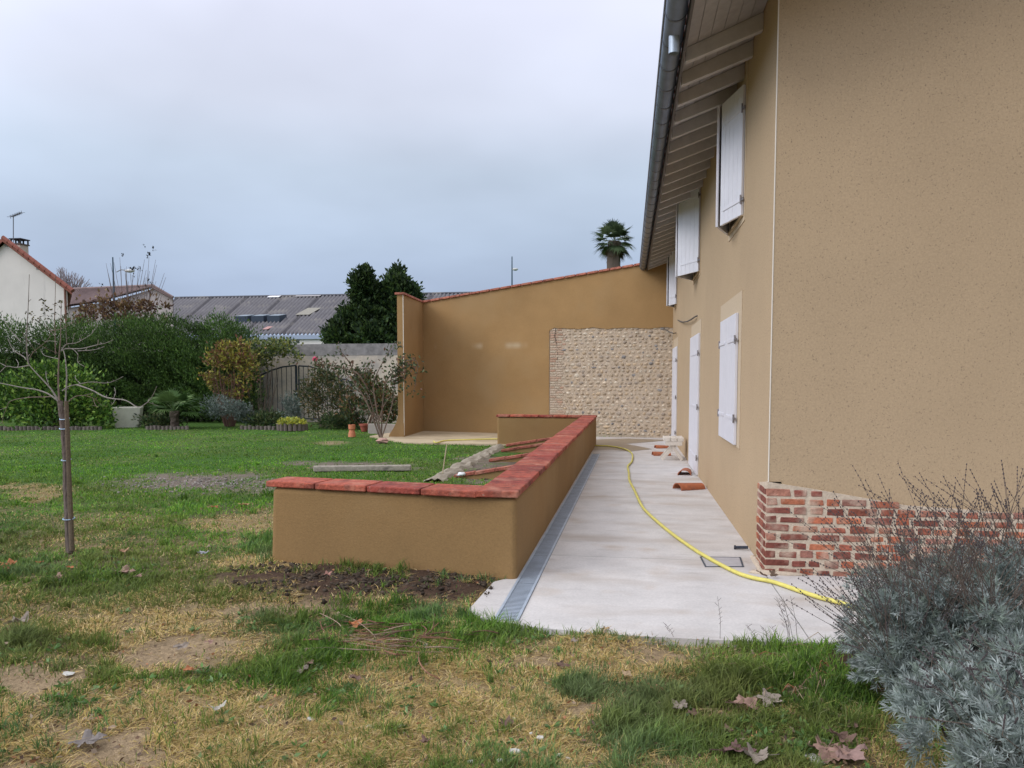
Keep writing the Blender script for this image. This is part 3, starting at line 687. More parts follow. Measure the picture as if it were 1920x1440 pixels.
mq = n_q.new('ShaderNodeMix'); mq.data_type = 'RGBA'; l_q.new(fc, mq.inputs['Factor']); l_q.new(src_, mq.inputs['A']); mq.inputs['B'].default_value = (0.50, 0.39, 0.25, 1); l_q.new(mq.outputs['Result'], bs.inputs['Base Color'])
eb.build('wall', mo_, E)
cb2 = MB(); cb2.tube([wq(EC + nR * 0.0, 0.05), wq(EC, ZBm)], 0.011, 6); cb2.build('corner_bead', M['bead'], E)
cpw = MB()
def coping_bar(mb, a, b, za, zb, w0, w1, th, n_, col):
    for i in range(n_):
        p = a + (b - a) * (i / n_); q = a + (b - a) * ((i + 1) / n_ - 0.004); z0 = za + (zb - za) * i / n_; z1 = za + (zb - za) * ((i + 1) / n_ - 0.004)
        d = (b - a).normalized(); nn_ = Vector((-d.y, d.x, 0)); f = rnd.uniform(0.85, 1.15); c = tuple(x * f for x in col)
        mb.hexa([wq(p + nn_ * w0, z0), wq(q + nn_ * w0, z1), wq(q + nn_ * w1, z1), wq(p + nn_ * w1, z0), wq(p + nn_ * w0, z0 + th), wq(q + nn_ * w0, z1 + th), wq(q + nn_ * w1, z1 + th), wq(p + nn_ * w1, z0 + th)], c)
coping_bar(cpw, EB, A2, ZBm, ZA2, -0.06, TH + 0.05, 0.055, 24, (0.42, 0.15, 0.10))
mR = rw / 2
pC = EC + nR * mR; pB = EB + nR * mR
coping_bar(cpw, wq(pC + dRn * 0.05, 0), wq(pB, 0), ZBm + 0.004, ZBm + 0.004, -mR - 0.05, mR + 0.05, 0.055, 4, (0.42, 0.15, 0.10))
cpw.build('coping', M['coping'], E, bevel=0.006)
# cobblestone panel
cp = MB(); a = pL + nW * 0.024; b = A2 + nW * 0.024
cp.hexa([wq(a, -0.1), wq(b, -0.1), wq(b + nW * 0.2, -0.1), wq(a + nW * 0.2, -0.1), wq(a, zP + 0.1), wq(b, zPr + 0.1), wq(b + nW * 0.2, zPr + 0.1), wq(a + nW * 0.2, zP + 0.1)])
cpo = cp.build('cobblestone_panel', M['cmortar'], E)
st = MB(); Lp = (A2 - pL).length
SC = [(0.56, 0.46, 0.34), (0.46, 0.36, 0.25), (0.55, 0.47, 0.36), (0.42, 0.33, 0.23), (0.38, 0.31, 0.24), (0.50, 0.38, 0.25)]
zz = 0.05; rown = 0
while zz < zP - 0.03:
    rh = rnd.uniform(0.08, 0.115); s = 0.06 + (rnd.uniform(0, 0.12))
    while s < Lp - 0.28:
        ww = rnd.uniform(0.07, 0.19); hh = rh * rnd.uniform(0.72, 0.95)
        if rnd.random() < 0.04: ww *= 1.5; hh *= 1.4
        pos = s + ww / 2
        if pos > 0.42:
            c = rnd.choice(SC); f = rnd.uniform(0.82, 1.1)
            if rnd.random() < 0.05: c = (0.25, 0.235, 0.22)
            p = pL + dW * pos + nW * 0.040
            st.blob((p.x, p.y, zz + rh / 2 + rnd.uniform(-0.012, 0.012)), (ww * 0.47, 0.036 * rnd.uniform(0.6, 1.3), hh * 0.5), rown * 31 + s * 7, 0.25, tuple(q * f for q in c), 6, 8)
        s += ww + 0.012
    zz += rh; rown += 1
st.build('cobbles', M['stone'], cpo, smooth=True)
qb = MB(); zz = 0.05; rr = 0
while zz < zP - 0.03:
    ln = rnd.choice((0.42, 0.30, 0.36)) ; s = 0.02
    while s < ln:
        wl = rnd.uniform(0.13, 0.24); p0 = pL + dW * s; p1 = pL + dW * min(s + wl, ln + 0.05)
        c = rnd.choice(((0.44, 0.31, 0.22), (0.46, 0.37, 0.28), (0.42, 0.26, 0.18), (0.48, 0.40, 0.30), (0.47, 0.39, 0.29)))
        qb.hexa([wq(p0, zz), wq(p1, zz), wq(p1 + nW * 0.06, zz), wq(p0 + nW * 0.06, zz), wq(p0, zz + 0.045), wq(p1, zz + 0.045), wq(p1 + nW * 0.06, zz + 0.045), wq(p0 + nW * 0.06, zz + 0.045)], c)
        s += wl + 0.015
    zz += 0.066
for i, f in enumerate(qb.v): qb.v[i] = (f[0] + nW.x * 0.010, f[1] + nW.y * 0.010, f[2])
qb.build('thin_bricks', M['brick'], cpo, bevel=0.008)
cable([onY(u, v, pL.y - 0.03) for u, v in ((1042, 616), (1040, 630), (1044, 648), (1046, 662), (1045, 680), (1046, 692))], 0.011, 'dark cable hanging down the cobblestones near their brick edge', (0.12, 0.10, 0.08))

# ------------------------------------------------------------------ low L-shaped wall
LW = thing('low_wall', ((FL.x + FR.x) / 2, FR.y, 0), 'low ochre rendered garden wall enclosing sunken beds, topped with red brick slabs', 'wall')
ZT = 0.665; TW = 0.30
lw = MB()
dF = (FR - FL).normalized(); nF = Vector((-dF.y, dF.x, 0)); dS = (BR - FR).normalized(); nS = Vector((-dS.y, dS.x, 0))   # inward normals
if nF.y < 0: nF = -nF
if nS.x > 0: nS = -nS
def wallseg(a, b, nn_, th, z0, z1, bat=0.0):
    n_ = max(2, int((b - a).length / 0.6)); k = 6
    fv = []; 
    lw.hexa([wq(a, z0), wq(b, z0), wq(b + nn_ * th, z0), wq(a + nn_ * th, z0), wq(a, z1), wq(b, z1), wq(b + nn_ * th, z1), wq(a + nn_ * th, z1)])
# one footprint polygon for the U shape (outer FL, FR, BR ... )
BLo = BL + Vector((0, TW, 0)); BRi = Vector((BR.x, BL.y + TW * 0.9, 0))
inFR = FR + nF * TW + nS * TW; inBR = Vector((BR.x, BL.y, 0)) + nS * TW
foot = [FL, FR, BRi, BLo, BL, inBR, inFR, FL + nF * TW]
top_in = 0.012
n_ = len(foot)
cen = [(p.x, p.y) for p in foot]
# slight batter on the left end
foot_top = [p.copy() for p in foot]; foot_top[0] += dF * 0.035; foot_top[7] += dF * 0.035
vs = [(p.x, p.y, -0.12) for p in foot] + [(p.x, p.y, ZT) for p in foot_top]
lw.add(vs, [list(range(n_))[::-1], list(range(n_, 2 * n_))] + [(i, (i + 1) % n_, n_ + (i + 1) % n_, n_ + i) for i in range(n_)])
lw.build('wall', M['ochre'], LW, bevel=0.05, seg=4)
def slabs(a, b, nn_, w0, w1, count, z, th=0.05, jit=0.006):
    for i in range(count):
        g_ = 0.013
        L_ = (b - a).length; p = a + (b - a) * (i / count); q = a + (b - a) * ((i + 1) / count) - (b - a).normalized() * g_
        f = rnd.uniform(0.8, 1.15); base = rnd.choice(((0.35, 0.075, 0.045), (0.29, 0.06, 0.04), (0.39, 0.095, 0.055)))
        dz = rnd.uniform(-jit, jit) * 0.5; o0 = rnd.uniform(-jit, jit); o1 = rnd.uniform(-jit, jit)
        mb = MB(); mb.hexa([wq(p + nn_ * (w0 + o0), z + dz), wq(q + nn_ * (w0 + o0), z + dz), wq(q + nn_ * (w1 + o1), z + dz), wq(p + nn_ * (w1 + o1), z + dz),
                 wq(p + nn_ * (w0 + o0), z + dz + th), wq(q + nn_ * (w0 + o0), z + dz + th), wq(q + nn_ * (w1 + o1), z + dz + th), wq(p + nn_ * (w1 + o1), z + dz + th)], tuple(x * f for x in base))
        mb.build('coping_slab', M['coping'], LW, bevel=0.009)
FLt = FL + dF * 0.02
fe = FR + nS * (TW + 0.0)
slabs(wq(FLt - dF * 0.03, 0), wq(fe, 0) - dF * 0.0, nF, -0.02, TW + 0.02, 4, ZT)
s0_ = FR - dS * 0.02; s1_ = BRi + dS * 0.02
slabs(wq(s0_, 0), wq(s1_, 0), nS, -0.02, TW + 0.02, 27, ZT)
slabs(Vector((BL.x - 0.02, BL.y, 0)), Vector((inBR.x - 0.025, BL.y, 0)), Vector((0, 1, 0)), -0.02, TW + 0.02, 6, ZT)
# sloping partitions between the beds, each an ochre riser under a red brick strip
YIN = inFR.x
for (u0, v0, u1, v1) in ((951, 834, 1033, 822), (942, 844, 1016, 833), (920, 863, 989, 852), (855, 892, 961, 875)):
    p0 = onY(u0, v0, 17.6) if v0 == 834 else P(u0, v0, 0.03); p1 = onY(u1, v1, p0.y); xr = FR.x + (BR.x - FR.x) * (p0.y - FR.y) / (BR.y - FR.y) - TW + 0.02
    zr = p0.z + (p1.z - p0.z) * (xr - p0.x) / (p1.x - p0.x)
    p0z = p0.z
    mb = MB(); mb.hexa([(p0.x, p0.y, -0.2), (xr, p0.y, -0.2), (xr, p0.y + 0.12, -0.2), (p0.x, p0.y + 0.12, -0.2), (p0.x, p0.y, p0z - 0.03), (xr, p0.y, zr - 0.03), (xr, p0.y + 0.12, zr - 0.03), (p0.x, p0.y + 0.12, p0z - 0.03)])
    mb.build('partition', M['ochre'], LW)
    m2 = MB(); nseg = 5
    for i in range(nseg):
        xa = p0.x - 0.03 + (xr - p0.x + 0.03) * i / nseg; xb = p0.x - 0.03 + (xr - p0.x + 0.03) * (i + 1) / nseg - 0.006
        za = p0z + (zr - p0z) * (xa - p0.x) / (xr - p0.x) + rnd.uniform(-0.006, 0.006); zb = p0z + (zr - p0z) * (xb - p0.x) / (xr - p0.x) + rnd.uniform(-0.006, 0.006)
        m2.hexa([(xa, p0.y - 0.025, za - 0.03), (xb, p0.y - 0.025, zb - 0.03), (xb, p0.y + 0.145, zb - 0.03), (xa, p0.y + 0.145, za - 0.03), (xa, p0.y - 0.025, za + 0.02), (xb, p0.y - 0.025, zb + 0.02), (xb, p0.y + 0.145, zb + 0.02), (xa, p0.y + 0.145, za + 0.02)], jc((0.40, 0.12, 0.08), 0.6, 0.95))
    m2.build('brick_strip', M['coping'], LW, bevel=0.006)
# broken concrete kerb on the lawn side of the beds
kb = MB(); ka, kc = P(812, 904), P(934, 838)
nk = 70; kvs = []; kfs = []; kd = (kc - ka).normalized(); kn = Vector((kd.y, -kd.x, 0))
for i in range(nk + 1):
    c_k = ka.lerp(kc, i / nk)
    for q in range(8):
        t = q / 7 * 2 - 1; w_k = 0.17 + 0.09 * mnoise.noise(Vector((i * 0.23, 3, 1 if t > 0 else 5)))
        hk_ = max(0, 1 - t ** 4) * (0.06 + 0.06 * mnoise.noise(Vector((i * 0.2, t * 1.2, 7))) + 0.03 * mnoise.noise(Vector((i * 0.9, t * 4, 2)))) - 0.015
        p_k = c_k + kn * t * w_k; kvs.append((p_k.x, p_k.y, hk_))
for i in range(nk):
    for q in range(7): kfs.append((i * 8 + q, i * 8 + q + 1, (i + 1) * 8 + q + 1, (i + 1) * 8 + q))
kb.add(kvs, kfs, (0.30, 0.255, 0.19))
tag(kb.build('rough_kerb', M['plain']), 'rough crumbling concrete kerb between the lawn and the sunken beds', 'kerb')
# dark earth in the beds
sb = MB()
for i in range(40):
    y = rnd.uniform(P(900, 897).y, 15.5); x = rnd.uniform(-2.9, -1.3)
    sb.blob((x, y, -0.05), (0.24, 0.2, 0.055), i, 0.5, jc((0.13, 0.10, 0.07), 0.7, 1.2), 5, 7)
tag(sb.build('bed_soil', M['soil']), 'dark earth in the beds behind the low wall', 'soil', kind='stuff')

# ------------------------------------------------------------------ drain along the low wall
DR = thing('drain_channel', (FR.x, FR.y, 0.02), 'long galvanised slotted drain set in the concrete along the low wall', 'drain')
da0, da1, db = P(925, 1163, 0.022), P(973, 1163, 0.022), P(1116, 851, 0.022)
wD = da1.x - da0.x; dD = (Vector((db.x - wD / 2 + 0.02, db.y, 0.022)) - da0); Ld = dD.length; dD.normalize(); pD = Vector((dD.y, -dD.x, 0))
nsg = int(Ld / 1.0) + 1
print('drain width', wD, 'len', Ld)
for i in range(nsg):
    a = da0 + dD * (i * Ld / nsg); l_ = Ld / nsg - 0.006
    gmB = MB()
    m_ = 30
    gmB.hexa([wq(a, 0.0235), wq(a + pD * 0.018, 0.0235), wq(a + pD * 0.018 + dD * l_, 0.0235), wq(a + dD * l_, 0.0235), wq(a, 0.030), wq(a + pD * 0.018, 0.030), wq(a + pD * 0.018 + dD * l_, 0.030), wq(a + dD * l_, 0.030)])
    e_ = a + pD * (wD - 0.018)
    gmB.hexa([wq(e_, 0.0235), wq(e_ + pD * 0.018, 0.0235), wq(e_ + pD * 0.018 + dD * l_, 0.0235), wq(e_ + dD * l_, 0.0235), wq(e_, 0.030), wq(e_ + pD * 0.018, 0.030), wq(e_ + pD * 0.018 + dD * l_, 0.030), wq(e_ + dD * l_, 0.030)])
    for k in range(m_):
        s_ = a + pD * 0.018 + dD * (l_ * (k + 0.15) / m_); t_ = s_ + dD * (l_ * 0.52 / m_); q_ = pD * (wD - 0.036)
        gmB.hexa([wq(s_, 0.0235), wq(s_ + q_, 0.0235), wq(t_ + q_, 0.0235), wq(t_, 0.0235), wq(s_, 0.0250), wq(s_ + q_, 0.0250), wq(t_ + q_, 0.0250), wq(t_, 0.0250)])
    gmB.build('grate', M['galv'], DR)
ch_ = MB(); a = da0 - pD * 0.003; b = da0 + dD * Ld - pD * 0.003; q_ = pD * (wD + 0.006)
ch_.add([wq(a, 0.0228), wq(a + q_, 0.0228), wq(b + q_, 0.0228), wq(b, 0.0228)], [(0, 1, 2, 3)]); ch_.build('channel', M['galvdark'], DR)  # flat dark sheet; the shade below the slots is in its colour

# inspection cover
cv = MB(); cc = [P(1312, 1044, 0.024), P(1389, 1045, 0.024), P(1395, 1063, 0.024), P(1322, 1063, 0.024)]
CV = thing('inspection_cover', ((cc[0] + cc[2]) / 2), 'small grey inspection cover set in the paving under the yellow hose', 'drain cover')
c_ = sum(cc, Vector()) / 4
def ring(k, z): return [wq(c_ + (p - c_) * k, z) for p in cc]
a4 = ring(1, 0.0225) ; b4 = ring(1, 0.027); c4 = ring(0.93, 0.027); d4 = ring(0.93, 0.0225)
cv.add(a4 + b4 + c4 + d4, [(i, (i + 1) % 4, 4 + (i + 1) % 4, 4 + i) for i in range(4)][::1] + [(4 + i, 4 + (i + 1) % 4, 8 + (i + 1) % 4, 8 + i) for i in range(4)] + [(8 + i, 8 + (i + 1) % 4, 12 + (i + 1) % 4, 12 + i) for i in range(4)])
cv.build('frame', M['galvdark'], CV)
c2 = MB(); a4 = ring(0.90, 0.0225); b4 = ring(0.90, 0.0265); c2.add(a4 + b4, [(3, 2, 1, 0), (4, 5, 6, 7)] + [(i, (i + 1) % 4, 4 + (i + 1) % 4, 4 + i) for i in range(4)])
c2.build('lid', mat('cover_lid', (0.40, 0.38, 0.38), 0.7, n1=(20, 0.1, 3)), CV)
# small dark pipe stub at the foot of the facade
pb = MB(); pp = P(1392, 1028, 0.04); pb.tube([pp + Vector((-0.06, 0.03, 0.0)), pp + Vector((0.05, 0.0, 0.01))], 0.014, 8, col=(0.04, 0.045, 0.06)); pb.tube([pp + Vector((-0.07, 0.033, 0)), pp + Vector((-0.055, 0.03, 0))], 0.02, 8, col=(0.05, 0.05, 0.06))
tag(pb.build('pipe_stub', M['stem']), 'short dark pipe stub lying at the foot of the beige facade', 'pipe')

# ------------------------------------------------------------------ yellow hose
def smooth_path(pts, n=6):
    out = []
    for i in range(len(pts) - 1):
        p0 = pts[max(i - 1, 0)]; p1 = pts[i]; p2 = pts[i + 1]; p3 = pts[min(i + 2, len(pts) - 1)]
        for k in range(n):
            t = k / n; out.append(0.5 * ((2 * p1) + (-p0 + p2) * t + (2 * p0 - 5 * p1 + 4 * p2 - p3) * t * t + (-p0 + 3 * p1 - 3 * p2 + p3) * t ** 3))
    out.append(pts[-1]); return out
hp = [(813, 827), (818, 830), (835, 826), (870, 824.5), (930, 823), (1000, 823), (1060, 828), (1112, 835), (1140, 836), (1165, 840), (1180, 846), (1186, 854), (1184, 866), (1177, 874), (1179, 886), (1180, 900), (1190, 920), (1200, 942), (1211, 958), (1235, 980), (1262, 1002), (1290, 1022), (1316, 1039), (1350, 1058), (1385, 1075), (1415, 1084), (1450, 1091), (1500, 1108), (1540, 1121), (1580, 1131), (1640, 1150), (1700, 1165)]
hm = MB(); hm.tube(smooth_path([P(u, v, 0.042 if v > 834 or u > 1000 else 0.04) for u, v in hp], 5), 0.0160, 10)
tag(hm.build('garden_hose', M['hose'], smooth=True), 'yellow garden hose snaking along the concrete between house and low wall', 'hose')

# ------------------------------------------------------------------ white stool
ST = P(1262, 868, 0.022)
STO = thing('garden_stool', ST, 'small white wooden stool with crossed legs beside the tall door', 'stool')
yS = P(1262, 866).y; sx0, sx1 = onY(1245, 815, yS).x, onY(1283, 815, yS).x
zS = onY(1262, 826, yS).z
mb = MB(); nsl = 3; dS_ = 0.55
for i in range(nsl):
    xa = sx0 + (sx1 - sx0) * i / nsl; xb = sx0 + (sx1 - sx0) * (i + 1) / nsl - 0.006
    mb.box(xa, xb, yS, yS + dS_, zS - 0.02, zS + 0.05)
mb.box(sx0 + 0.03, sx1 - 0.03, yS + 0.004, yS + 0.035, zS - 0.10, zS - 0.021)
wm = mat('cream_paint', (0.66, 0.60, 0.52), 0.6, n1=(12, 0.08, 3)); mb.build('seat', wm, STO, bevel=0.006)
for yq in (yS + 0.06, yS + dS_ - 0.09):
    for (x_a, x_b, dq) in ((sx0 + 0.03, sx1 - 0.03, 0), (sx1 - 0.03, sx0 + 0.03, 0.036)):
        l_ = MB(); top = Vector((x_a + (0.06 if x_a < x_b else -0.06), yq + dq, zS - 0.01)); bot = Vector((x_b + (0.0 if x_a < x_b else -0.06), yq + dq, 0.03)); l_.bar(top, bot, 0.034, 0.058)
        l_.build('leg', wm, STO, bevel=0.003)
br_ = MB(); xc = (sx0 + sx1) / 2; br_.bar((xc, yS + 0.06, 0.27), (xc, yS + dS_ - 0.06, 0.27), 0.03, 0.05); br_.build('stretcher', wm, STO)

# ------------------------------------------------------------------ loose barrel tiles on the paving
def barrel(cx, cy, rz, length, r, label, tilt=0, col=(1, 1, 1), over=False):
    mb = MB(); n_ = 14; vs = []; fs = []
    ca, sa = math.cos(rz), math.sin(rz)
    for j, (s_, rr) in enumerate(((-length / 2, r), (length / 2, r * 0.82))):
        for t_ in (0, 0.014):
            for i in range(n_ + 1):
                a = math.pi * i / n_; x = (rr - t_) * math.cos(a); z = (rr - t_) * math.sin(a) * 0.78
                X = s_ * ca - x * sa; Y = s_ * sa + x * ca
                vs.append((cx + X, cy + Y, 0.026 + z + (s_ + length / 2) * tilt))
    q = n_ + 1
    for i in range(n_):
        fs += [(i, i + 1, 2 * q + i + 1, 2 * q + i), (q + i, 3 * q + i, 3 * q + i + 1, q + i + 1), (i, q + i, q + i + 1, i + 1), (2 * q + i, 2 * q + i + 1, 3 * q + i + 1, 3 * q + i)]
    fs += [(0, 2 * q, 3 * q, q), (n_, q + n_, 3 * q + n_, 2 * q + n_)]
    mb.add(vs, fs); o = mb.build('roof_tile', M['terra'], smooth=False); tag(o, label, 'roof tile', 'loose barrel tiles on the paving'); return o
p = P(1286, 893); barrel(p.x, p.y + 0.15, R(82), 0.45, 0.11, 'upturned barrel roof tile end-on beside the tall white door')
p = P(1293, 921); barrel(p.x, p.y + 0.05, R(28), 0.40, 0.12, 'brown barrel roof tile lying broadside, nearest of the loose tiles on the paving')
p = P(1240, 856); barrel(p.x, p.y, R(10), 0.36, 0.10, 'barrel roof tile lying in front of the legs of the white stool')
p = P(1241, 843); barrel(p.x, p.y + 0.1, R(14), 0.30, 0.09, 'farthest barrel roof tile, behind the white stool')

# ------------------------------------------------------------------ foliage helpers
def rand_dirs(n_):
    d = rng.normal(size=(n_, 3)); return d / np.linalg.norm(d, axis=1)[:, None]
def leaf_quads(Pt, D, Ln, Wd, cols, fold=0.0):
    n_ = len(Pt); r_ = rand_dirs(n_); s_ = np.cross(D, r_); s_ /= (np.linalg.norm(s_, axis=1)[:, None] + 1e-9)
    Ln = np.broadcast_to(np.asarray(Ln, float), (n_,))[:, None]; Wd = np.broadcast_to(np.asarray(Wd, float), (n_,))[:, None]
    a = Pt; b = Pt + D * Ln * 0.45 + s_ * Wd * 0.5; c = Pt + D * Ln; d = Pt + D * Ln * 0.45 - s_ * Wd * 0.5
    V = np.stack([a, b, c, d], 1).reshape(-1, 3); F = np.arange(n_ * 4).reshape(-1, 4); C = np.repeat(cols, 4, axis=0)
    return V, F, C
def palette(n_, pal, jit=0.25):
    pal = np.array(pal, float); c = pal[rng.integers(0, len(pal), n_)]; return c * rng.uniform(1 - jit, 1 + jit, (n_, 1))
def clumpy(Pt, c, sc=3.0, amt=0.45, seed=1):
    v = fbm(Pt[:, 0] * sc + Pt[:, 2] * sc * 0.7, Pt[:, 1] * sc * 0.6 + Pt[:, 2] * sc, seed, 3); return c * (1 + (v - 0.5) * 2 * amt)[:, None]
def blob_points(bl, n_, shell=0.45, fuzz=0.12):
    """points inside a union of ellipsoids, denser towards the skin; bl = [(cx,cy,cz,rx,ry,rz)]"""
    vol = np.array([b[3] * b[4] * b[5] for b in bl]) ** 0.75; pk = rng.choice(len(bl), n_, p=vol / vol.sum()); B = np.array(bl)[pk]
    d = rand_dirs(n_); r_ = 1 - shell * rng.random(n_) ** 1.6; r_ *= 1 + fuzz * rng.normal(size=n_)
    return B[:, :3] + d * r_[:, None] * B[:, 3:6], d
def foliage(name, parent, bl, n_, ln, wd, pal, seed=1, shell=0.5, up=0.5, amt=0.5, sc=3.0, gaps=0.35, zmin=0.02, droop=0, fuzz=0.12):
    Pt, d = blob_points(bl, n_, shell, fuzz)
    g_ = fbm(Pt[:, 0] * sc * 1.3 + Pt[:, 2] * 2, Pt[:, 2] * sc * 1.3 + Pt[:, 1], seed + 50, 3)
    keep = (g_ > gaps) & (Pt[:, 2] > zmin); Pt = Pt[keep]; d = d[keep]
    D = d * 0.7 + rand_dirs(len(Pt)) * 0.8 + np.array([0, 0, up - droop]); D /= np.linalg.norm(D, axis=1)[:, None]
    V, F, C = leaf_quads(Pt, D, ln * rng.uniform(0.6, 1.3, len(Pt)), wd * rng.uniform(0.7, 1.2, len(Pt)), clumpy(Pt, palette(len(Pt), pal), sc, amt, seed))
    return mesh_np(name, V, F, M['leaf'], parent, C)
def twigs(name, parent, base, n_, h, spread, r0=0.012, col=(0.16, 0.12, 0.09), segs=5, wob=0.06, matk='stem', side=0, hvar=0.4, up=1.0):
    mb = MB(); base = Vector(base)
    for i in range(n_):
        a = rnd.uniform(0, 2 * math.pi); sp = spread * math.sqrt(rnd.random()); hh = h * rnd.uniform(1 - hvar, 1)
        p = base + Vector((math.cos(a) * sp * 0.25, math.sin(a) * sp * 0.25, 0)); t = base + Vector((math.cos(a) * sp, math.sin(a) * sp * 0.7, hh)); pts = []
        for k in range(segs + 1):
            f = k / segs; q = p.lerp(t, f); q.x += math.cos(a) * sp * 0.15 * math.sin(f * math.pi) + rnd.uniform(-wob, wob) * f; q.y += rnd.uniform(-wob, wob) * f; pts.append(q)
        f = rnd.uniform(0.7, 1.2); mb.tube(pts, [r0 * (1 - 0.8 * k / segs) for k in range(segs + 1)], 5, col=tuple(c * f for c in col))
        for _ in range(side):
            k = rnd.randint(1, segs - 1); b_ = pts[k]; dd = Vector((rnd.uniform(-1, 1), rnd.uniform(-1, 1), rnd.uniform(0.3, 1))) * h * 0.18
            mb.tube([b_, b_ + dd * 0.5 + Vector((0, 0, 0.02)), b_ + dd], [r0 * 0.4, r0 * 0.3, r0 * 0.12], 4, col=tuple(c * f for c in col))
    return mb.build(name, M[matk], parent)

# ------------------------------------------------------------------ back garden: wall, hedge, shrubs
YW = 26.5
wl = onY(380, 700, YW).x; wr = onY(770, 700, YW).x; wzt = onY(600, 645, YW).z
BW = thing('garden_wall', ((wl + wr) / 2, YW, 0), 'weathered grey and cream concrete garden wall behind the flower beds', 'wall')
mb = MB(); mb.box(wl, wr, YW, YW + 0.2, -0.1, wzt - 0.42); mb.build('wall', M['greywall'], BW)
mb = MB(); mb.box(wl, wr, YW - 0.002, YW + 0.202, wzt - 0.419, wzt); mb.build('wall_head', M['walltop'], BW, bevel=0.01)

def hedge(name, u0, u1, vtop_list, Y, depth, n_, pal, label, ln=0.13, wd=0.035, vbase=800):
    x0, x1 = onY(u0, 700, Y).x, onY(u1, 700, Y).x
    T = thing(name, ((x0 + x1) / 2, Y + depth / 2, 0), label, 'hedge')
    bl = []
    for i, (u, v) in enumerate(vtop_list):
        p = onY(u, v, Y); r_ = rnd.uniform(0.65, 0.95)
        zc = p.z - r_ * 0.8; 
        bl.append((p.x, Y + rnd.uniform(0.2, depth), zc, r_ * 0.95, r_, r_ * 0.85))
        z_q = zc - 0.7
        while z_q > 0.3:
            bl.append((p.x + rnd.uniform(-0.3, 0.3), Y + rnd.uniform(0.0, 0.5), z_q, 0.85, 0.65, 0.75)); z_q -= 0.75
    o = foliage('foliage', T, bl, n_, ln, wd, pal, seed=3, shell=0.45, up=0.75, amt=0.75, sc=1.8, gaps=0.32, fuzz=0.17)
    mb = MB()
    for i in range(len(vtop_list)):
        p = onY(vtop_list[i][0], 700, Y + 0.7); mb.tube([(p.x, p.y, 0), (p.x + rnd.uniform(-0.2, 0.2), p.y, 1.0), (p.x + rnd.uniform(-0.3, 0.3), p.y, 2.2)], [0.07, 0.05, 0.02], 6, col=(0.10, 0.08, 0.06))
    mb.build('stems', M['stem'], T)
    # near-black box: the shade inside the hedge put into its colour
    ins = MB(); ins.box(x0 + 0.5, x1 - 0.7, Y + depth * 0.55, Y + depth * 0.55 + 0.3, 0, onY(200, 660, Y).z); ins.build('inner_shade', mat('hedge_inner_shade', (0.015, 0.018, 0.010), 1.0, n1=(3, 0.4, 4)), T)
    return T
hv = [(-120, 600), (-60, 600), (-20, 596), (20, 606), (60, 600), (95, 604), (130, 598), (160, 600), (190, 592), (220, 596), (250, 590), (275, 586), (300, 592), (325, 600), (350, 604), (375, 594), (400, 590), (418, 606), (432, 628)]
hedge('conifer_hedge', -160, 440, hv, 25.5, 1.3, 130000, [(0.045, 0.092, 0.020), (0.065, 0.125, 0.024), (0.035, 0.068, 0.018), (0.09, 0.155, 0.030)], 'tall dense dark green conifer hedge along the left side of the lawn')

def shrub(name, cu, vbase, Y, blpx, n_, ln, wd, pal, label, cat='shrub', group=None, twig=None, gaps=0.33, up=0.5, amt=0.5, depth=0.8, sc=3.0, shell=0.6):
    """blpx: list of (u, v, ru, rv) ellipses in the plane of the shrub"""
    p = onY(cu, vbase, Y); T = thing(name, (p.x, Y, 0), label, cat, group); sc_ = Y / FPX; bl = []
    for (u, v, ru, rv) in blpx:
        q = onY(u, v, Y); bl.append((q.x, Y + rnd.uniform(-0.1, 0.1), q.z, ru * sc_, ru * sc_ * depth, rv * sc_))
    foliage('foliage', T, bl, n_, ln, wd, pal, seed=rnd.randint(0, 99), up=up, amt=amt, gaps=gaps, sc=sc, shell=shell, fuzz=0.24)
    if twig: twigs('stems', T, (p.x, Y, 0), *twig)
    return T
G1 = [(0.065, 0.14, 0.022), (0.10, 0.20, 0.028), (0.19, 0.29, 0.045), (0.045, 0.09, 0.02)]
shrub('laurel_shrub', 105, 805, 22.0, [(110, 730, 75, 50), (60, 750, 55, 50), (160, 760, 45, 42), (110, 775, 90, 35), (20, 740, 45, 40), (90, 700, 40, 28), (195, 780, 25, 25)], 9000, 0.14, 0.08, G1, 'rounded glossy green shrub behind the young tree', twig=(10, 1.0, 0.9, 0.02))
SHY = [(0.36, 0.30, 0.05), (0.26, 0.26, 0.055), (0.24, 0.13, 0.06), (0.17, 0.15, 0.05), (0.19, 0.085, 0.055), (0.30, 0.29, 0.06)]
shrub('autumn_shrub', 430, 775, 23.6, [(432, 672, 38, 30), (402, 690, 24, 30), (395, 712, 18, 22), (462, 685, 26, 40), (440, 645, 22, 16), (415, 652, 14, 12), (470, 655, 16, 16), (425, 722, 20, 26), (450, 735, 15, 20)], 4600, 0.12, 0.07, SHY, 'yellow and russet autumn shrub with upright brown stems between hedge and wall', twig=(44, 2.3, 0.62, 0.016, (0.17, 0.095, 0.07)), amt=0.4, gaps=0.45, sc=4.5, shell=0.9)
shrub('climbing_shrub', 490, 770, 25.6, [(500, 660, 30, 22), (530, 650, 32, 16), (490, 680, 20, 20), (475, 660, 20, 25), (545, 668, 20, 12), (474, 715, 14, 26)], 2400, 0.13, 0.07, [(0.16, 0.20, 0.05), (0.26, 0.26, 0.06), (0.10, 0.14, 0.05), (0.06, 0.09, 0.04)], 'loose yellow green shrub climbing over the grey wall beside the gate', twig=(16, 2.9, 0.9, 0.015), gaps=0.42)
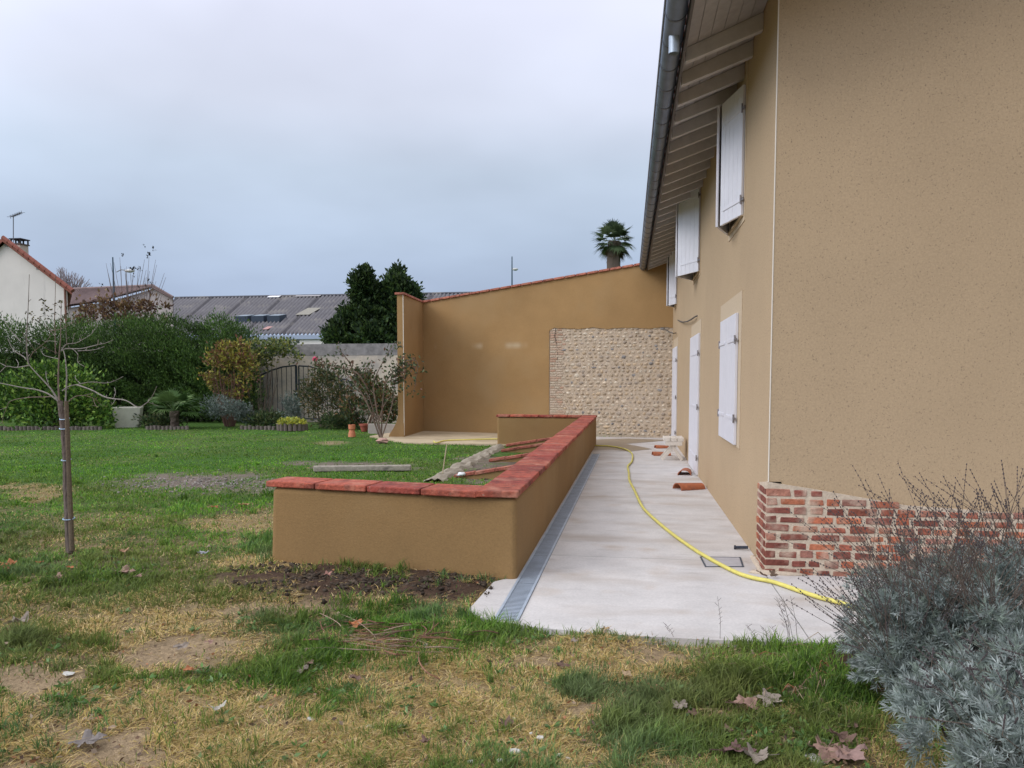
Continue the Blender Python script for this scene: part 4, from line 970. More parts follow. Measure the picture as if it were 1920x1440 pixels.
shrub('bushy_shrub', 605, 790, 23.8, [(610, 730, 42, 45), (585, 750, 35, 35), (640, 750, 30, 35), (612, 700, 30, 22)], 4200, 0.10, 0.05, [(0.09, 0.11, 0.04), (0.06, 0.08, 0.03), (0.17, 0.12, 0.05), (0.045, 0.06, 0.025)], 'brownish green bush in front of the iron gate', twig=(14, 1.6, 0.7, 0.012))
shrub('olive_shrub', 690, 790, 22.8, [(690, 740, 30, 38), (720, 755, 32, 35), (665, 765, 25, 25), (735, 775, 15, 20), (675, 710, 22, 18)], 3900, 0.12, 0.06, [(0.07, 0.10, 0.035), (0.11, 0.13, 0.04), (0.045, 0.06, 0.03), (0.20, 0.11, 0.05)], 'leafy mixed shrub growing left of the ochre pillar', twig=(20, 1.6, 0.75, 0.012, (0.19, 0.12, 0.09)), gaps=0.42)
# grey leaved plants at the edge of the bed
for (u, v, ru, rv, lb) in ((405, 760, 32, 20, 'low silver blue plant at the foot of the autumn shrub, beside the fan palm'), (450, 768, 22, 16, 'small silvery plant right of the autumn shrub stems'), (547, 765, 18, 24, 'rounded dark grey plant behind the yellow flowers')):
    shrub('silver_plant', u, 790, 22.6, [(u, v, ru, rv), (u + 5, v + 12, ru * 0.8, rv * 0.7)], 1300, 0.10, 0.028, [(0.14, 0.175, 0.145), (0.09, 0.12, 0.10), (0.20, 0.23, 0.20)], lb, 'plant', 'silver leaved plants in the flower bed', gaps=0.3)
for (u, v, ru, rv, lb) in ((300, 790, 40, 12, 'low dark green plants under the fan palm'), (500, 785, 40, 14, 'dark low foliage in the bed in front of the iron gate'), (640, 788, 45, 14, 'low yellow green foliage between the gate and the terracotta pots')):
    shrub('low_plant', u, 800, 22.9, [(u, v, ru, rv), (u - 15, v + 6, ru * 0.7, rv * 0.8), (u + 20, v + 4, ru * 0.7, rv * 0.8)], 1500, 0.13, 0.05, [(0.05, 0.09, 0.03), (0.08, 0.12, 0.04), (0.03, 0.05, 0.025), (0.10, 0.11, 0.04)], lb, 'plant', 'low plants in the flower bed', gaps=0.3)

# fan palm
def fan_palm(name, base, trunk_h, tr, fronds, flen, label, lo_=-0.3, hi_=1.2, pal=((0.10, 0.19, 0.05), (0.07, 0.14, 0.04), (0.14, 0.22, 0.07)), skirt=0, tw=0.03):
    T = thing(name, base, label, 'palm tree'); base = Vector(base); top = base + Vector((0, 0, trunk_h))
    mb = MB(); pts = [base.lerp(top, i / 8) for i in range(9)]
    mb.tube(pts, [tr * (1.0 if i < 6 else 1.15) for i in range(9)], 12, col=(0.12, 0.09, 0.07), wob=0.18); mb.build('trunk', M['stem'], T)
    V = []; F = []; C = []
    for i in range(fronds + skirt):
        az = i * 2.39996 + rnd.uniform(-0.2, 0.2); el = lo_ + (hi_ - lo_) * ((i + 0.5) / fronds) if i < fronds else rnd.uniform(-1.3, -0.9)
        L_ = flen * rnd.uniform(0.85, 1.1) * (1 if i < fronds else 0.8)
        d = Vector((math.cos(az) * math.cos(el), math.sin(az) * math.cos(el), math.sin(el))); side_ = Vector((-math.sin(az), math.cos(az), 0)); upv = side_.cross(d) * -1
        pet = top + d * L_ * 0.45
        c0 = np.array(rnd.choice(pal)) * rnd.uniform(0.7, 1.2) if i < fronds else np.array((0.17, 0.12, 0.07))
        b = len(V); V += [top + side_ * 0.015, top - side_ * 0.015, pet - side_ * 0.012, pet + side_ * 0.012]; F.append((b, b + 1, b + 2, b + 3)); C += [c0 * 0.9] * 4
        ns = 22
        for k in range(ns):
            t = (k + 0.5) / ns * 2 - 1; ang = t * 1.55
            dd = (d * math.cos(ang) + side_ * math.sin(ang)); ll = L_ * 0.62 * (1 - 0.25 * abs(t)); tip = pet + dd * ll - Vector((0, 0, ll * rnd.uniform(0.05, 0.3))); mid_ = pet + dd * ll * 0.5 + upv * 0.02
            sd3 = (side_ * math.cos(ang) - d * math.sin(ang)) * tw
            b = len(V); V += [pet, mid_ + sd3, tip, mid_ - sd3]; F.append((b, b + 1, b + 2, b + 3)); C += [c0 * rnd.uniform(0.8, 1.15)] * 4
    mesh_np('fronds', np.array([tuple(v) for v in V]), F, M['leaf'], T, np.array(C)); return T
p = onY(325, 700, 22.3); fan_palm('fan_palm', (p.x, 22.3, 0), 0.55, 0.12, 16, 1.0, 'small bright green fan palm growing in the flower bed', -0.1, 1.1)
p = onY(1151, 490, 45); zt_ = onY(1150, 453, 45).z; fan_palm('tall_palm', (p.x, 45, 0), zt_, 0.33, 32, 1.38, 'tall palm rising behind the sloping ochre wall', -0.75, 1.45, ((0.09, 0.13, 0.06), (0.14, 0.18, 0.09), (0.06, 0.09, 0.045)), skirt=6, tw=0.04)

# trees beyond the wall
def tree_px(name, Y, cu, blpx, n_, ln, wd, pal, label, cat='tree', group=None, gaps=0.3, up=0.6, amt=0.5, depth=0.8, trunk=(0.18, 3)):
    p = onY(cu, 700, Y); T = thing(name, (p.x, Y, 0), label, cat, group); sc_ = Y / FPX; bl = []
    for (u, v, ru, rv) in blpx:
        q = onY(u, v, Y); bl.append((q.x, Y + rnd.uniform(-0.4, 0.4), q.z, ru * sc_, ru * sc_ * depth, rv * sc_))
    mb = MB(); mb.tube([(p.x, Y, 0), (p.x + 0.1, Y, trunk[1] * 0.5), (p.x, Y, trunk[1])], [trunk[0], trunk[0] * 0.8, trunk[0] * 0.3], 8, col=(0.10, 0.08, 0.06)); mb.build('trunk', M['stem'], T)
    foliage('crown', T, bl, int(n_ * 1.5), ln * 0.85, wd * 0.8, pal, seed=rnd.randint(0, 99), up=up, amt=0.6, gaps=0.36, sc=1.6, fuzz=0.20); return T
DG = [(0.03, 0.058, 0.02), (0.045, 0.078, 0.022), (0.065, 0.105, 0.026), (0.02, 0.04, 0.016)]
tree_px('evergreen_tree', 40, 690, [(684, 525, 15, 24), (688, 560, 26, 35), (685, 600, 38, 38), (655, 610, 28, 34), (700, 632, 40, 30), (640, 632, 26, 28), (675, 540, 20, 28)], 15000, 0.30, 0.17, DG, 'dark green conical evergreen tree, the left one of the pair behind the wall', group='evergreen trees behind the wall', trunk=(0.2, 4.5))
tree_px('evergreen_tree', 41, 745, [(742, 520, 14, 22), (745, 550, 28, 32), (765, 560, 24, 25), (745, 600, 38, 38), (725, 570, 22, 35), (740, 635, 40, 30), (778, 575, 18, 20)], 15000, 0.30, 0.17, DG, 'dark green evergreen tree, the right one of the pair behind the wall', group='evergreen trees behind the wall', trunk=(0.2, 4.5))
# russet climbers above the hedge
shrub('russet_shrub', 250, 700, 27.8, [(165, 585, 22, 22), (205, 575, 22, 30), (235, 590, 25, 28), (275, 575, 18, 30), (310, 585, 14, 20), (140, 600, 20, 16)], 2600, 0.16, 0.09, [(0.15, 0.085, 0.055), (0.19, 0.11, 0.05), (0.11, 0.065, 0.05), (0.20, 0.14, 0.06)], 'russet half bare shrubs showing above the hedge before the grey gable', 'shrub', twig=(30, 3.9, 2.0, 0.012, (0.16, 0.11, 0.10)), gaps=0.45)
# tall bare shoots with few leaves
T = thing('bare_tree', (onY(255, 700, 28.5).x, 28.5, 0), 'thin bare tree with upright shoots and a few dark leaves above the hedge', 'tree')
mb = MB(); tips = []
Yb = 28.5
for i in range(34):
    u0 = 250 + rnd.uniform(-25, 25); u1 = u0 + rnd.uniform(-30, 45) + (u0 - 250) * 0.6; v1 = rnd.uniform(480, 545)
    a = onY(u0, 640, Yb + rnd.uniform(-0.4, 0.4)); b = onY(u1, v1, Yb + rnd.uniform(-0.4, 0.4)); m2_ = a.lerp(b, 0.5) + Vector((rnd.uniform(-0.1, 0.1), 0, 0))
    mb.tube([a, m2_, b], [0.02, 0.012, 0.005], 4, col=(0.17, 0.135, 0.13)); tips.append(b)
trk = MB(); q = onY(255, 640, Yb); trk.tube([(q.x, Yb, 0), (q.x, Yb, q.z)], [0.09, 0.05], 8, col=(0.13, 0.10, 0.09)); trk.tube([(q.x, Yb, q.z - .5), onY(225, 640, Yb)], 0.03, 6, col=(0.13, 0.10, 0.09)); trk.tube([(q.x, Yb, q.z - .5), onY(278, 640, Yb)], 0.03, 6, col=(0.13, 0.10, 0.09)); trk.build('trunk', M['stem'], T)
mb.build('branches', M['stem'], T)
lp = [(271, 460), (288, 467), (277, 478), (278, 474), (276, 481), (229, 478), (251, 500), (248, 503), (261, 506), (263, 504), (278, 528), (283, 531), (190, 533), (250, 515), (246, 503), (279, 476)]
Pt = np.array([tuple(onY(u + dx_, v + dy_, Yb)) for u, v in lp for dx_, dy_ in ((0, 0), (1.6, 1), (-1.5, 0.6), (0.4, -1.6), (1.2, 2.0))]); D = rand_dirs(len(Pt)); V, F, C = leaf_quads(Pt, D, 0.11, 0.06, palette(len(Pt), [(0.03, 0.035, 0.04)])); mesh_np('leaves', V, F, M['leaf'], T, C)
for (ua, va) in ((271, 462), (288, 468), (277, 480)): pass
# far bare tree behind the white house
T = thing('far_bare_tree', (onY(125, 700, 60).x, 60, 0), 'far bare greyish tree behind the roof of the white house', 'tree')
mb = MB()
for i in range(90):
    u0 = rnd.uniform(105, 175); a = onY(130, 570, 60); b = onY(u0, 497 + abs(u0 - 112) * 0.45 + rnd.uniform(0, 14), 60 + rnd.uniform(-1, 1)); c_q = a.lerp(b, 0.6) + Vector((rnd.uniform(-0.4, 0.4), 0, rnd.uniform(-0.2, 0.3))); mb.tube([a, c_q, b], [0.06, 0.03, 0.012], 4, col=(0.27, 0.23, 0.24))
mb.build('branches', M['stem'], T); mb = MB(); a = onY(130, 571, 60); mb.tube([(a.x, 60, 0), a], [0.3, 0.12], 8, col=(0.2, 0.16, 0.15)); mb.build('trunk', M['stem'], T)

# ------------------------------------------------------------------ white neighbour house
YN = 36.0
NH = thing('white_house', (onY(0, 700, YN).x, YN, 0), 'white rendered neighbour house with red tiled verge and chimney', 'house')
rp = onY(12, 454, YN); ep = onY(126, 541, YN); eo = onY(141, 535, YN)
xl = rp.x - (ep.x - rp.x); KN = eo.x / YN * 1.08     # the ridge runs away almost along the line of sight
mb = MB(); pr = [(xl, 0), (ep.x, 0), (ep.x, ep.z), (rp.x, rp.z), (xl, ep.z)]
mb.add([(x, YN, z) for x, z in pr] + [(x + 9 * KN, YN + 9, z) for x, z in pr], [(0, 1, 2, 3, 4), (9, 8, 7, 6, 5), (0, 5, 6, 1), (1, 6, 7, 2), (4, 9, 5, 0)]); mb.build('wall', M['white_wall'], NH)
mb = MB(); s_ = (rp.z - ep.z) / (ep.x - rp.x)
def rz_(x): return rp.z - abs(x - rp.x) * s_
xe = eo.x
for (xa, xb) in ((rp.x, xe), (2 * rp.x - xe, rp.x)):
    mb.hexa([(xa, YN - 0.25, rz_(xa)), (xb, YN - 0.25, rz_(xb)), (xb + 9.2 * KN, YN + 9.2, rz_(xb)), (xa + 9.2 * KN, YN + 9.2, rz_(xa)), (xa, YN - 0.25, rz_(xa) + 0.2), (xb, YN - 0.25, rz_(xb) + 0.2), (xb + 9.2 * KN, YN + 9.2, rz_(xb) + 0.2), (xa + 9.2 * KN, YN + 9.2, rz_(xa) + 0.2)])
nt_ = 13
for i in range(nt_):
    xa = rp.x + (xe - rp.x) * i / nt_; xb = rp.x + (xe - rp.x) * (i + 1.1) / nt_
    mb.tube([(xa, YN - 0.22, rz_(xa) + 0.22), (xb, YN - 0.22, rz_(xb) + 0.2)], [0.10, 0.12], 8)
rno = mb.build('roof', mat('red_verge', (0.25, 0.085, 0.06), 0.8, n1=(4, 0.2, 3)), NH)
chx = onY(44, 700, YN + 2).x; cz_ = onY(44, 459, YN + 2).z; cz0 = onY(44, 480, YN + 2).z - 0.6
mb = MB(); mb.box(chx - 0.27, chx + 0.27, YN + 1.8, YN + 2.4, cz0, cz_); cho = mb.build('chimney', mat('chimney_render', (0.50, 0.42, 0.34), 0.9), rno)
mb = MB(); mb.box(chx - 0.33, chx + 0.33, YN + 1.75, YN + 2.45, cz_, cz_ + 0.06, (0.1, 0.08, 0.07))
for a_ in (-0.28, 0, 0.28): mb.box(chx + a_ - 0.03, chx + a_ + 0.03, YN + 1.8, YN + 1.86, cz_ + 0.06, cz_ + 0.28, (0.03, 0.03, 0.03)); mb.box(chx + a_ - 0.03, chx + a_ + 0.03, YN + 2.34, YN + 2.4, cz_ + 0.06, cz_ + 0.28, (0.03, 0.03, 0.03))
mb.box(chx - 0.36, chx + 0.36, YN + 1.75, YN + 2.45, cz_ + 0.28, cz_ + 0.33, (0.05, 0.05, 0.06)); mb.build('chimney_cap', M['stem'], NH)
for (u, v) in ((12, 458), (71, 501)):
    q = onY(u, v, YN); mb = MB(); mb.box(q.x - 0.09, q.x + 0.09, YN - 0.02, YN + 0.02, q.z - 0.12, q.z + 0.1); mb.build('vent', mat('vent_grey', (0.28, 0.26, 0.26), 0.8), NH)
mb = MB(); q = onY(124, 560, YN); mb.tube([(q.x, YN - 0.07, 0), (q.x, YN - 0.07, ep.z)], 0.05, 8); mb.build('downpipe', mat('brown_pipe', (0.23, 0.11, 0.08), 0.6), NH)
ANT = thing('tv_antenna', onY(25, 455, YN + 1), 'thin television aerial on a mast above the white house ridge', 'antenna')
mb = MB(); Ya = YN + 1; mb.tube([onY(25, 455, Ya), onY(25, 404, Ya)], 0.022, 6, col=(0.16, 0.16, 0.18)); mb.build('mast', M['stem'], ANT)
mb = MB(); mb.tube([onY(19, 407, Ya), onY(41, 398, Ya)], 0.018, 5, col=(0.14, 0.14, 0.16)); mb.tube([onY(25, 405, Ya), onY(38, 400, Ya)], 0.035, 5, col=(0.10, 0.11, 0.13))
for i in range(6):
    a = onY(20 + i * 4, 406.5 - i * 1.6, Ya); mb.tube([a + Vector((0, -0.25, -0.05)), a + Vector((0, 0.25, 0.05))], 0.012, 4, col=(0.14, 0.14, 0.16)); mb.tube([a + Vector((0, 0, -0.1)), a + Vector((0, 0, 0.1))], 0.01, 4, col=(0.14, 0.14, 0.16))
mb.build('boom', M['stem'], ANT)

# second neighbour house, brown tiles, grey gable
Y2 = 50.0
H2 = thing('grey_house', (onY(250, 700, Y2).x, Y2, 0), 'low neighbour house with brown tiled roof and grey gable between white house and warehouse', 'house')
pk = onY(291, 538, Y2); er = onY(331, 560, Y2); el_ = onY(120, 600, Y2); 
s2 = (pk.z - er.z) / (er.x - pk.x)
xlft = onY(185, 575, Y2).x
mb = MB(); K2 = er.x / Y2 * 1.05; pr = [(xlft, 0), (er.x - 0.3, 0), (er.x - 0.3, er.z + 0.05), (pk.x, pk.z - 0.12), (xlft, pk.z - 0.12 - (pk.x - xlft) * 0.24)]
mb.add([(x, Y2, z) for x, z in pr] + [(x + 10 * K2, Y2 + 10, z) for x, z in pr], [(0, 1, 2, 3, 4), (9, 8, 7, 6, 5), (0, 5, 6, 1), (1, 6, 7, 2), (4, 9, 5, 0), (3, 8, 9, 4), (2, 7, 8, 3)]); mb.build('wall', M['greyrender'], H2)
mb = MB()
mb.hexa([(pk.x, Y2 - 0.4, pk.z - 0.1), (er.x, Y2 - 0.4, er.z - 0.1), (er.x + 10 * K2, Y2 + 10, er.z - 0.1), (pk.x + 10 * K2, Y2 + 10, pk.z - 0.1), (pk.x, Y2 - 0.4, pk.z + 0.05), (er.x, Y2 - 0.4, er.z + 0.05), (er.x + 10 * K2, Y2 + 10, er.z + 0.05), (pk.x + 10 * K2, Y2 + 10, pk.z + 0.05)])
# long slope facing us, left of the gable
rl = onY(100, 536, Y2 + 4); r1 = onY(291, 538, Y2 + 0.0)
ev = onY(128, 578, Y2 - 1.0)
NR = 60
qa = Vector((rl.x, Y2 + 1.5, pk.z + 0.05)); qb_ = Vector((pk.x, Y2 - 0.2, pk.z + 0.05)); qc = Vector((xlft, Y2 - 1.2, onY(185, 565, Y2 - 1.2).z)); qd = Vector((ev.x - 1.5, Y2 - 1.2, ev.z))
qc = onY(185, 563, Y2 - 0.6)
mb.add([qd, Vector((qc.x, qc.y, qc.z)), qb_, qa], [(0, 1, 2, 3)])
mb.add([q + Vector((0, 0.05, -0.12)) for q in (qd, qc, qb_, qa)], [(3, 2, 1, 0)])
for i in range(NR):     # ribs of the tile rows
    t = (i + 0.5) / NR; a = qa.lerp(qb_, t); b = qd.lerp(Vector((qc.x, qc.y, qc.z)), t); mb.tube([a, b], 0.05, 5, cap=False)
mb.tube([qa, qb_], 0.12, 6); mb.tube([qb_ + Vector((0, -0.1, 0.03)), (er.x, Y2 - 0.4, er.z + 0.06)], 0.09, 6)
mb.tube([qb_, qc], 0.05, 5)
mb.build('roof', M['brownroof'], H2)
mb = MB(); mb.hexa([(qd.x, Y2 - 0.9, 0), (qc.x, Y2 - 0.3, 0), (qc.x, Y2 + 1.5, 0), (qd.x, Y2 + 1.5, 0), (qd.x, Y2 - 0.9, qd.z - 0.15), (qc.x, Y2 - 0.3, qc.z - 0.15), (qc.x, Y2 + 1.5, qc.z - 0.15), (qd.x, Y2 + 1.5, qd.z - 0.15)]); mb.build('side_wall', M['greyrender'], H2)

# warehouse with corrugated roof
YA, YBk = 62.0, 78.0
e0 = onY(300, 629, YA); ze = e0.z; zr_ = onY(500, 557, YBk).z
xL = onY(240, 600, YA).x; xRt = onY(1000, 600, YBk).x
xLr = onY(328, 557, YBk).x
WH = thing('warehouse', ((xL + xRt) / 2, YA, 0), 'long warehouse with grey corrugated roof and white wall beyond the garden wall', 'warehouse')
nrib = 96; V = []; F = []; C = []
gxs = np.linspace(0, 1, nrib * 2 + 1); rws = 8
for j in range(rws + 1):
    t = j / rws
    for i, s_ in enumerate(gxs):
        x = (xL * (1 - t) + xLr * t) + s_ * ((xRt) - (xL * (1 - t) + xLr * t)); y = YA + (YBk - YA) * t
        V.append((x, y, ze + (zr_ - ze) * t + (0.16 if i % 2 else -0.12) + (0.0)))
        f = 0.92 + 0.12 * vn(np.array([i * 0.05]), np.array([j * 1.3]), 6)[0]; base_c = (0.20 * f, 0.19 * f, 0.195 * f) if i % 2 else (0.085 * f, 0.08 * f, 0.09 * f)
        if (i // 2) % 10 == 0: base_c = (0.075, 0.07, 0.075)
        C.append(base_c)
q = len(gxs)
for j in range(rws):
    for i in range(q - 1): F.append((j * q + i, j * q + i + 1, (j + 1) * q + i + 1, (j + 1) * q + i))
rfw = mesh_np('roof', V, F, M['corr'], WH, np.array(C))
mb = MB(); mb.tube([(xLr, YBk, zr_ + 0.08), (xRt, YBk, zr_ + 0.08)], 0.13, 6, col=(0.10, 0.10, 0.11)); mb.build('ridge_cap', M['corr'], rfw)
mb = MB(); mb.box(xL, xRt, YA - 0.12, YA - 0.02, ze - 0.42, ze - 0.08); mb.build('fascia', mat('blue_grey_fascia', (0.36, 0.42, 0.53), 0.6), WH)
mb = MB(); mb.box(xL + 0.1, xRt, YA + 0.05, YBk, 0, ze - 0.1); mb.build('wall', mat('white_warehouse_wall', (0.74, 0.70, 0.66), 0.9), WH)
for u in (441, 471, 501):
    sk = MB(); yk = YA + 4.3; t = (yk - YA) / (YBk - YA); zk = ze + (zr_ - ze) * t; xa = onY(u, 600, yk).x; xb = onY(u + 23, 600, yk).x
    dy_ = 1.5
    sk.hexa([(xa, yk, zk - 0.1), (xb, yk, zk - 0.1), (xb, yk + dy_, zk + 0.3), (xa, yk + dy_, zk + 0.3), (xa, yk, zk + 0.62), (xb, yk, zk + 0.62), (xb, yk + dy_, zk + 0.86), (xa, yk + dy_, zk + 0.86)])
    so = sk.build('skylight', mat('skylight_frame', (0.035, 0.05, 0.07), 0.5), WH)
    gl = MB(); gl.hexa([(xa + 0.05, yk + 0.05, zk + 0.635), (xb - 0.05, yk + 0.05, zk + 0.635), (xb - 0.05, yk + dy_ - 0.05, zk + 0.845), (xa + 0.05, yk + dy_ - 0.05, zk + 0.845), (xa + 0.05, yk + 0.05, zk + 0.65), (xb - 0.05, yk + 0.05, zk + 0.65), (xb - 0.05, yk + dy_ - 0.05, zk + 0.87), (xa + 0.05, yk + dy_ - 0.05, zk + 0.87)]); gl.build('pane', mat('skylight_glass', (0.22, 0.28, 0.32), 0.3, spec=0.5), so)
mb = MB()
for (ua, ub, ta, tb_, c) in ((501, 523, 0.95, 1.0, (0.8, 0.8, 0.82)), (554, 580, 0.42, 0.60, (0.27, 0.25, 0.2)), (553, 600, 0.96, 0.99, (0.36, 0.34, 0.33)), (492, 502, 0.08, 0.14, (0.45, 0.25, 0.22))):
    ya, yb2 = YA + (YBk - YA) * ta, YA + (YBk - YA) * tb_; za, zb = ze + (zr_ - ze) * ta + 0.13, ze + (zr_ - ze) * tb_ + 0.13
    xa, xb, xc_, xd = onY(ua, 600, ya).x, onY(ub, 600, ya).x, onY(ub, 600, yb2).x, onY(ua, 600, yb2).x; xc_ = xb; xd = xa
    mb = MB(); mb.hexa([(xa, ya, za), (xb, ya, za), (xc_, yb2, zb), (xd, yb2, zb), (xa, ya, za + 0.03), (xb, ya, za + 0.03), (xc_, yb2, zb + 0.03), (xd, yb2, zb + 0.03)], c)
    mb.build('roof_patch', M['plain'], rfw)
# faded lettering on the warehouse wall, mostly hidden by the garden wall
fcu = bpy.data.curves.new('lettering', 'FONT'); fcu.body = 'e - Cintre'; fcu.size = 0.78; fcu.extrude = 0.01
lt0 = bpy.data.objects.new('lettering_curve', fcu); COL.objects.link(lt0); bpy.context.view_layer.update(); lme = bpy.data.meshes.new_from_object(lt0.evaluated_get(bpy.context.evaluated_depsgraph_get())); bpy.data.objects.remove(lt0); lt = bpy.data.objects.new('lettering', lme); COL.objects.link(lt); q = onY(480, 646, YA - 0.16)
lt.parent = WH; lt.location = Vector((onY(497, 640, YA).x, YA + 0.03, onY(480, 644, YA).z)) - WL[WH]; lt.rotation_euler = (R(90), 0, 0); lme.materials.clear(); lme.materials.append(mat('lettering_grey', (0.16, 0.17, 0.19), 0.7))

# street lamps
def street_lamp(u, vtop, varm, ulamp, Y, label, pole=(0.05, 0.09, 0.12)):
    base = onY(u, 700, Y); T = thing('street_lamp', (base.x, Y, 0), label, 'street lamp', 'street lamps beyond the walls'); sc_ = Y / FPX
    top = onY(u, vtop, Y); mb = MB(); mb.tube([(base.x, Y, 0), (base.x, Y, top.z * 0.6), (base.x, Y, top.z)], [0.10, 0.07, 0.035], 8, col=pole); mb.build('pole', M['stem'], T)
    a = onY(u, varm + 2, Y); b = onY(ulamp - 8 * (1 if ulamp - u > 20 else 0.35), varm - 1.5, Y); mb = MB(); mb.tube([a, a.lerp(b, 0.5) + Vector((0, 0, 0.08)), b], 0.03, 6, col=(0.3, 0.32, 0.33)); mb.build('arm', M['stem'], T)
    c = onY(ulamp, varm, Y); mb = MB(); mb.blob(c, (0.22 if ulamp - u < 20 else 0.34, 0.16, 0.10), 2, 0.05, (0.55, 0.55, 0.52), 8, 10); mb.build('lamp_head', M['plain'], T, smooth=True)
street_lamp(218.5, 482, 508, 243, 42, 'street lamp with curved arm rising behind the hedge near the white house')
street_lamp(960, 481, 505, 966, 55, 'slim dark street lamp showing above the sloping ochre wall')

# swing frame seen over the wall
T = thing('swing_frame', (onY(445, 700, 30).x, 30, 0), 'dark metal swing frame behind the grey garden wall', 'swing frame')
mb = MB(); mb.tube([onY(420, 617, 30), onY(467, 619, 30)], 0.03, 6, col=(0.05, 0.08, 0.10)); mb.build('crossbar', M['stem'], T)
for (u1, yo_) in ((460, -0.7), (472, 0.7), (413, -0.7), (425, 0.7)):
    mb = MB(); top = onY(466 if u1 > 440 else 419, 618, 30); b = Vector((onY(u1, 700, 30).x, 30 + yo_, 0)); mb.tube([top, b], 0.03, 6, col=(0.05, 0.08, 0.10)); mb.build('leg', M['stem'], T)

# ------------------------------------------------------------------ iron gate leaning on the wall
def gate(u0, u1, vb, prof, label, Y):
    x0, x1 = onY(u0, 700, Y).x, onY(u1, 700, Y).x; T = thing('iron_gate', ((x0 + x1) / 2, Y, 0), label, 'gate', 'old iron gates against the garden wall')
    c = (0.035, 0.045, 0.05); pp_ = [onY(u, v, Y) for u, v in prof]
    mb = MB(); mb.tube(pp_, 0.028, 6, col=c); mb.tube([(x0, Y, 0.12), (x1, Y, 0.12)], 0.025, 6, col=c); mb.tube([(x0, Y, 0.1), pp_[0]], 0.028, 6, col=c); mb.tube([(x1, Y, 0.1), pp_[-1]], 0.045, 6, col=c); mb.build('frame', M['stem'], T)
    mb = MB(); nb_ = max(3, int((x1 - x0) / 0.17))
    for i in range(1, nb_):
        x = x0 + (x1 - x0) * i / nb_
        for a, b in zip(pp_, pp_[1:]):
            if a.x <= x <= b.x: z_t = a.z + (b.z - a.z) * (x - a.x) / (b.x - a.x); break
        mb.tube([(x, Y, 0.12), (x, Y, z_t)], 0.013, 5, col=c)
    mb.build('bars', M['stem'], T)
gate(475, 555, 765, [(475, 714), (490, 703), (510, 694), (530, 688), (555, 685)], 'arched old iron gate leaf with straight bars leaning against the grey wall', 26.2)
gate(560, 640, 765, [(560, 686), (580, 687), (600, 693), (620, 700), (640, 712)], 'second iron gate leaf, mostly hidden by the brownish green bush', 26.2)
gate(638, 659, 765, [(638, 716), (643, 711), (650, 711), (656, 716), (659, 722)], 'narrow rounded iron gate piece right of the brownish green bush', 26.1)

# ------------------------------------------------------------------ rose
RO = thing('rose_bush', (onY(715, 700, EC.y - 0.35).x, EC.y - 0.35, 0), 'straggly rose bush with arching stems against the ochre pillar and one pink bloom', 'rose bush')
mb = MB(); cs = (0.17, 0.12, 0.09); Yr = EC.y - 0.35
RS = [[(715, 820), (705, 760), (700, 720), (712, 690), (735, 650), (748, 640)], [(715, 820), (718, 750), (725, 715), (745, 690), (765, 676), (783, 680), (780, 710), (775, 740)], [(712, 820), (690, 760), (670, 725), (650, 700), (652, 690), (668, 692), (690, 690)],
      [(715, 820), (700, 770), (690, 740), (672, 712), (690, 690), (692, 680)], [(716, 820), (735, 760), (740, 720), (748, 690)], [(710, 790), (720, 760), (735, 740)], [(690, 730), (670, 700), (640, 690), (615, 685), (595, 680), (591, 674)], [(670, 712), (655, 680), (640, 660), (636, 655)], [(715, 790), (705, 780), (690, 770), (680, 770)]]
tp = []
for s_ in RS:
    pts = smooth_path([onY(u, v, Yr + rnd.uniform(-0.12, 0.12)) for u, v in s_], 4); mb.tube(pts, [0.022 * (1 - 0.8 * i / len(pts)) for i in range(len(pts))], 5, col=cs); tp += pts[len(pts) // 3:]
mb.build('stems', M['stem'], RO)
Pt = np.array([tuple(p) for p in tp for _ in range(6)]) + rng.normal(size=(len(tp) * 6, 3)) * np.array([0.12, 0.12, 0.1]); keep = rng.random(len(Pt)) < 0.65; Pt = Pt[keep]
dn = rng.normal(size=(240, 3)) * np.array([0.16, 0.1, 0.14]); ctr = np.array([tuple(onY(762, 682, Yr)), tuple(onY(750, 695, Yr)), tuple(onY(745, 712, Yr))])
Pt = np.concatenate([Pt, ctr[rng.integers(0, 3, 240)] + dn]); D = rand_dirs(len(Pt)) + np.array([0, 0, -0.4]); D /= np.linalg.norm(D, axis=1)[:, None]
V, F, C = leaf_quads(Pt, D, 0.12, 0.06, palette(len(Pt), [(0.06, 0.09, 0.04), (0.10, 0.12, 0.05), (0.17, 0.10, 0.07), (0.05, 0.07, 0.035)])); mesh_np('leaves', V, F, M['leaf'], RO, C)
mb = MB(); q = onY(591, 673, Yr + 0.2)
for i in range(9):
    a = i * 2.4; mb.blob(q + Vector((0.035 * math.cos(a), 0.035 * math.sin(a), 0.02 * math.sin(a * 3))), (0.045, 0.04, 0.05), i, 0.3, (0.62, 0.08, 0.16), 5, 6)
mb.build('bloom', M['plain'], RO)

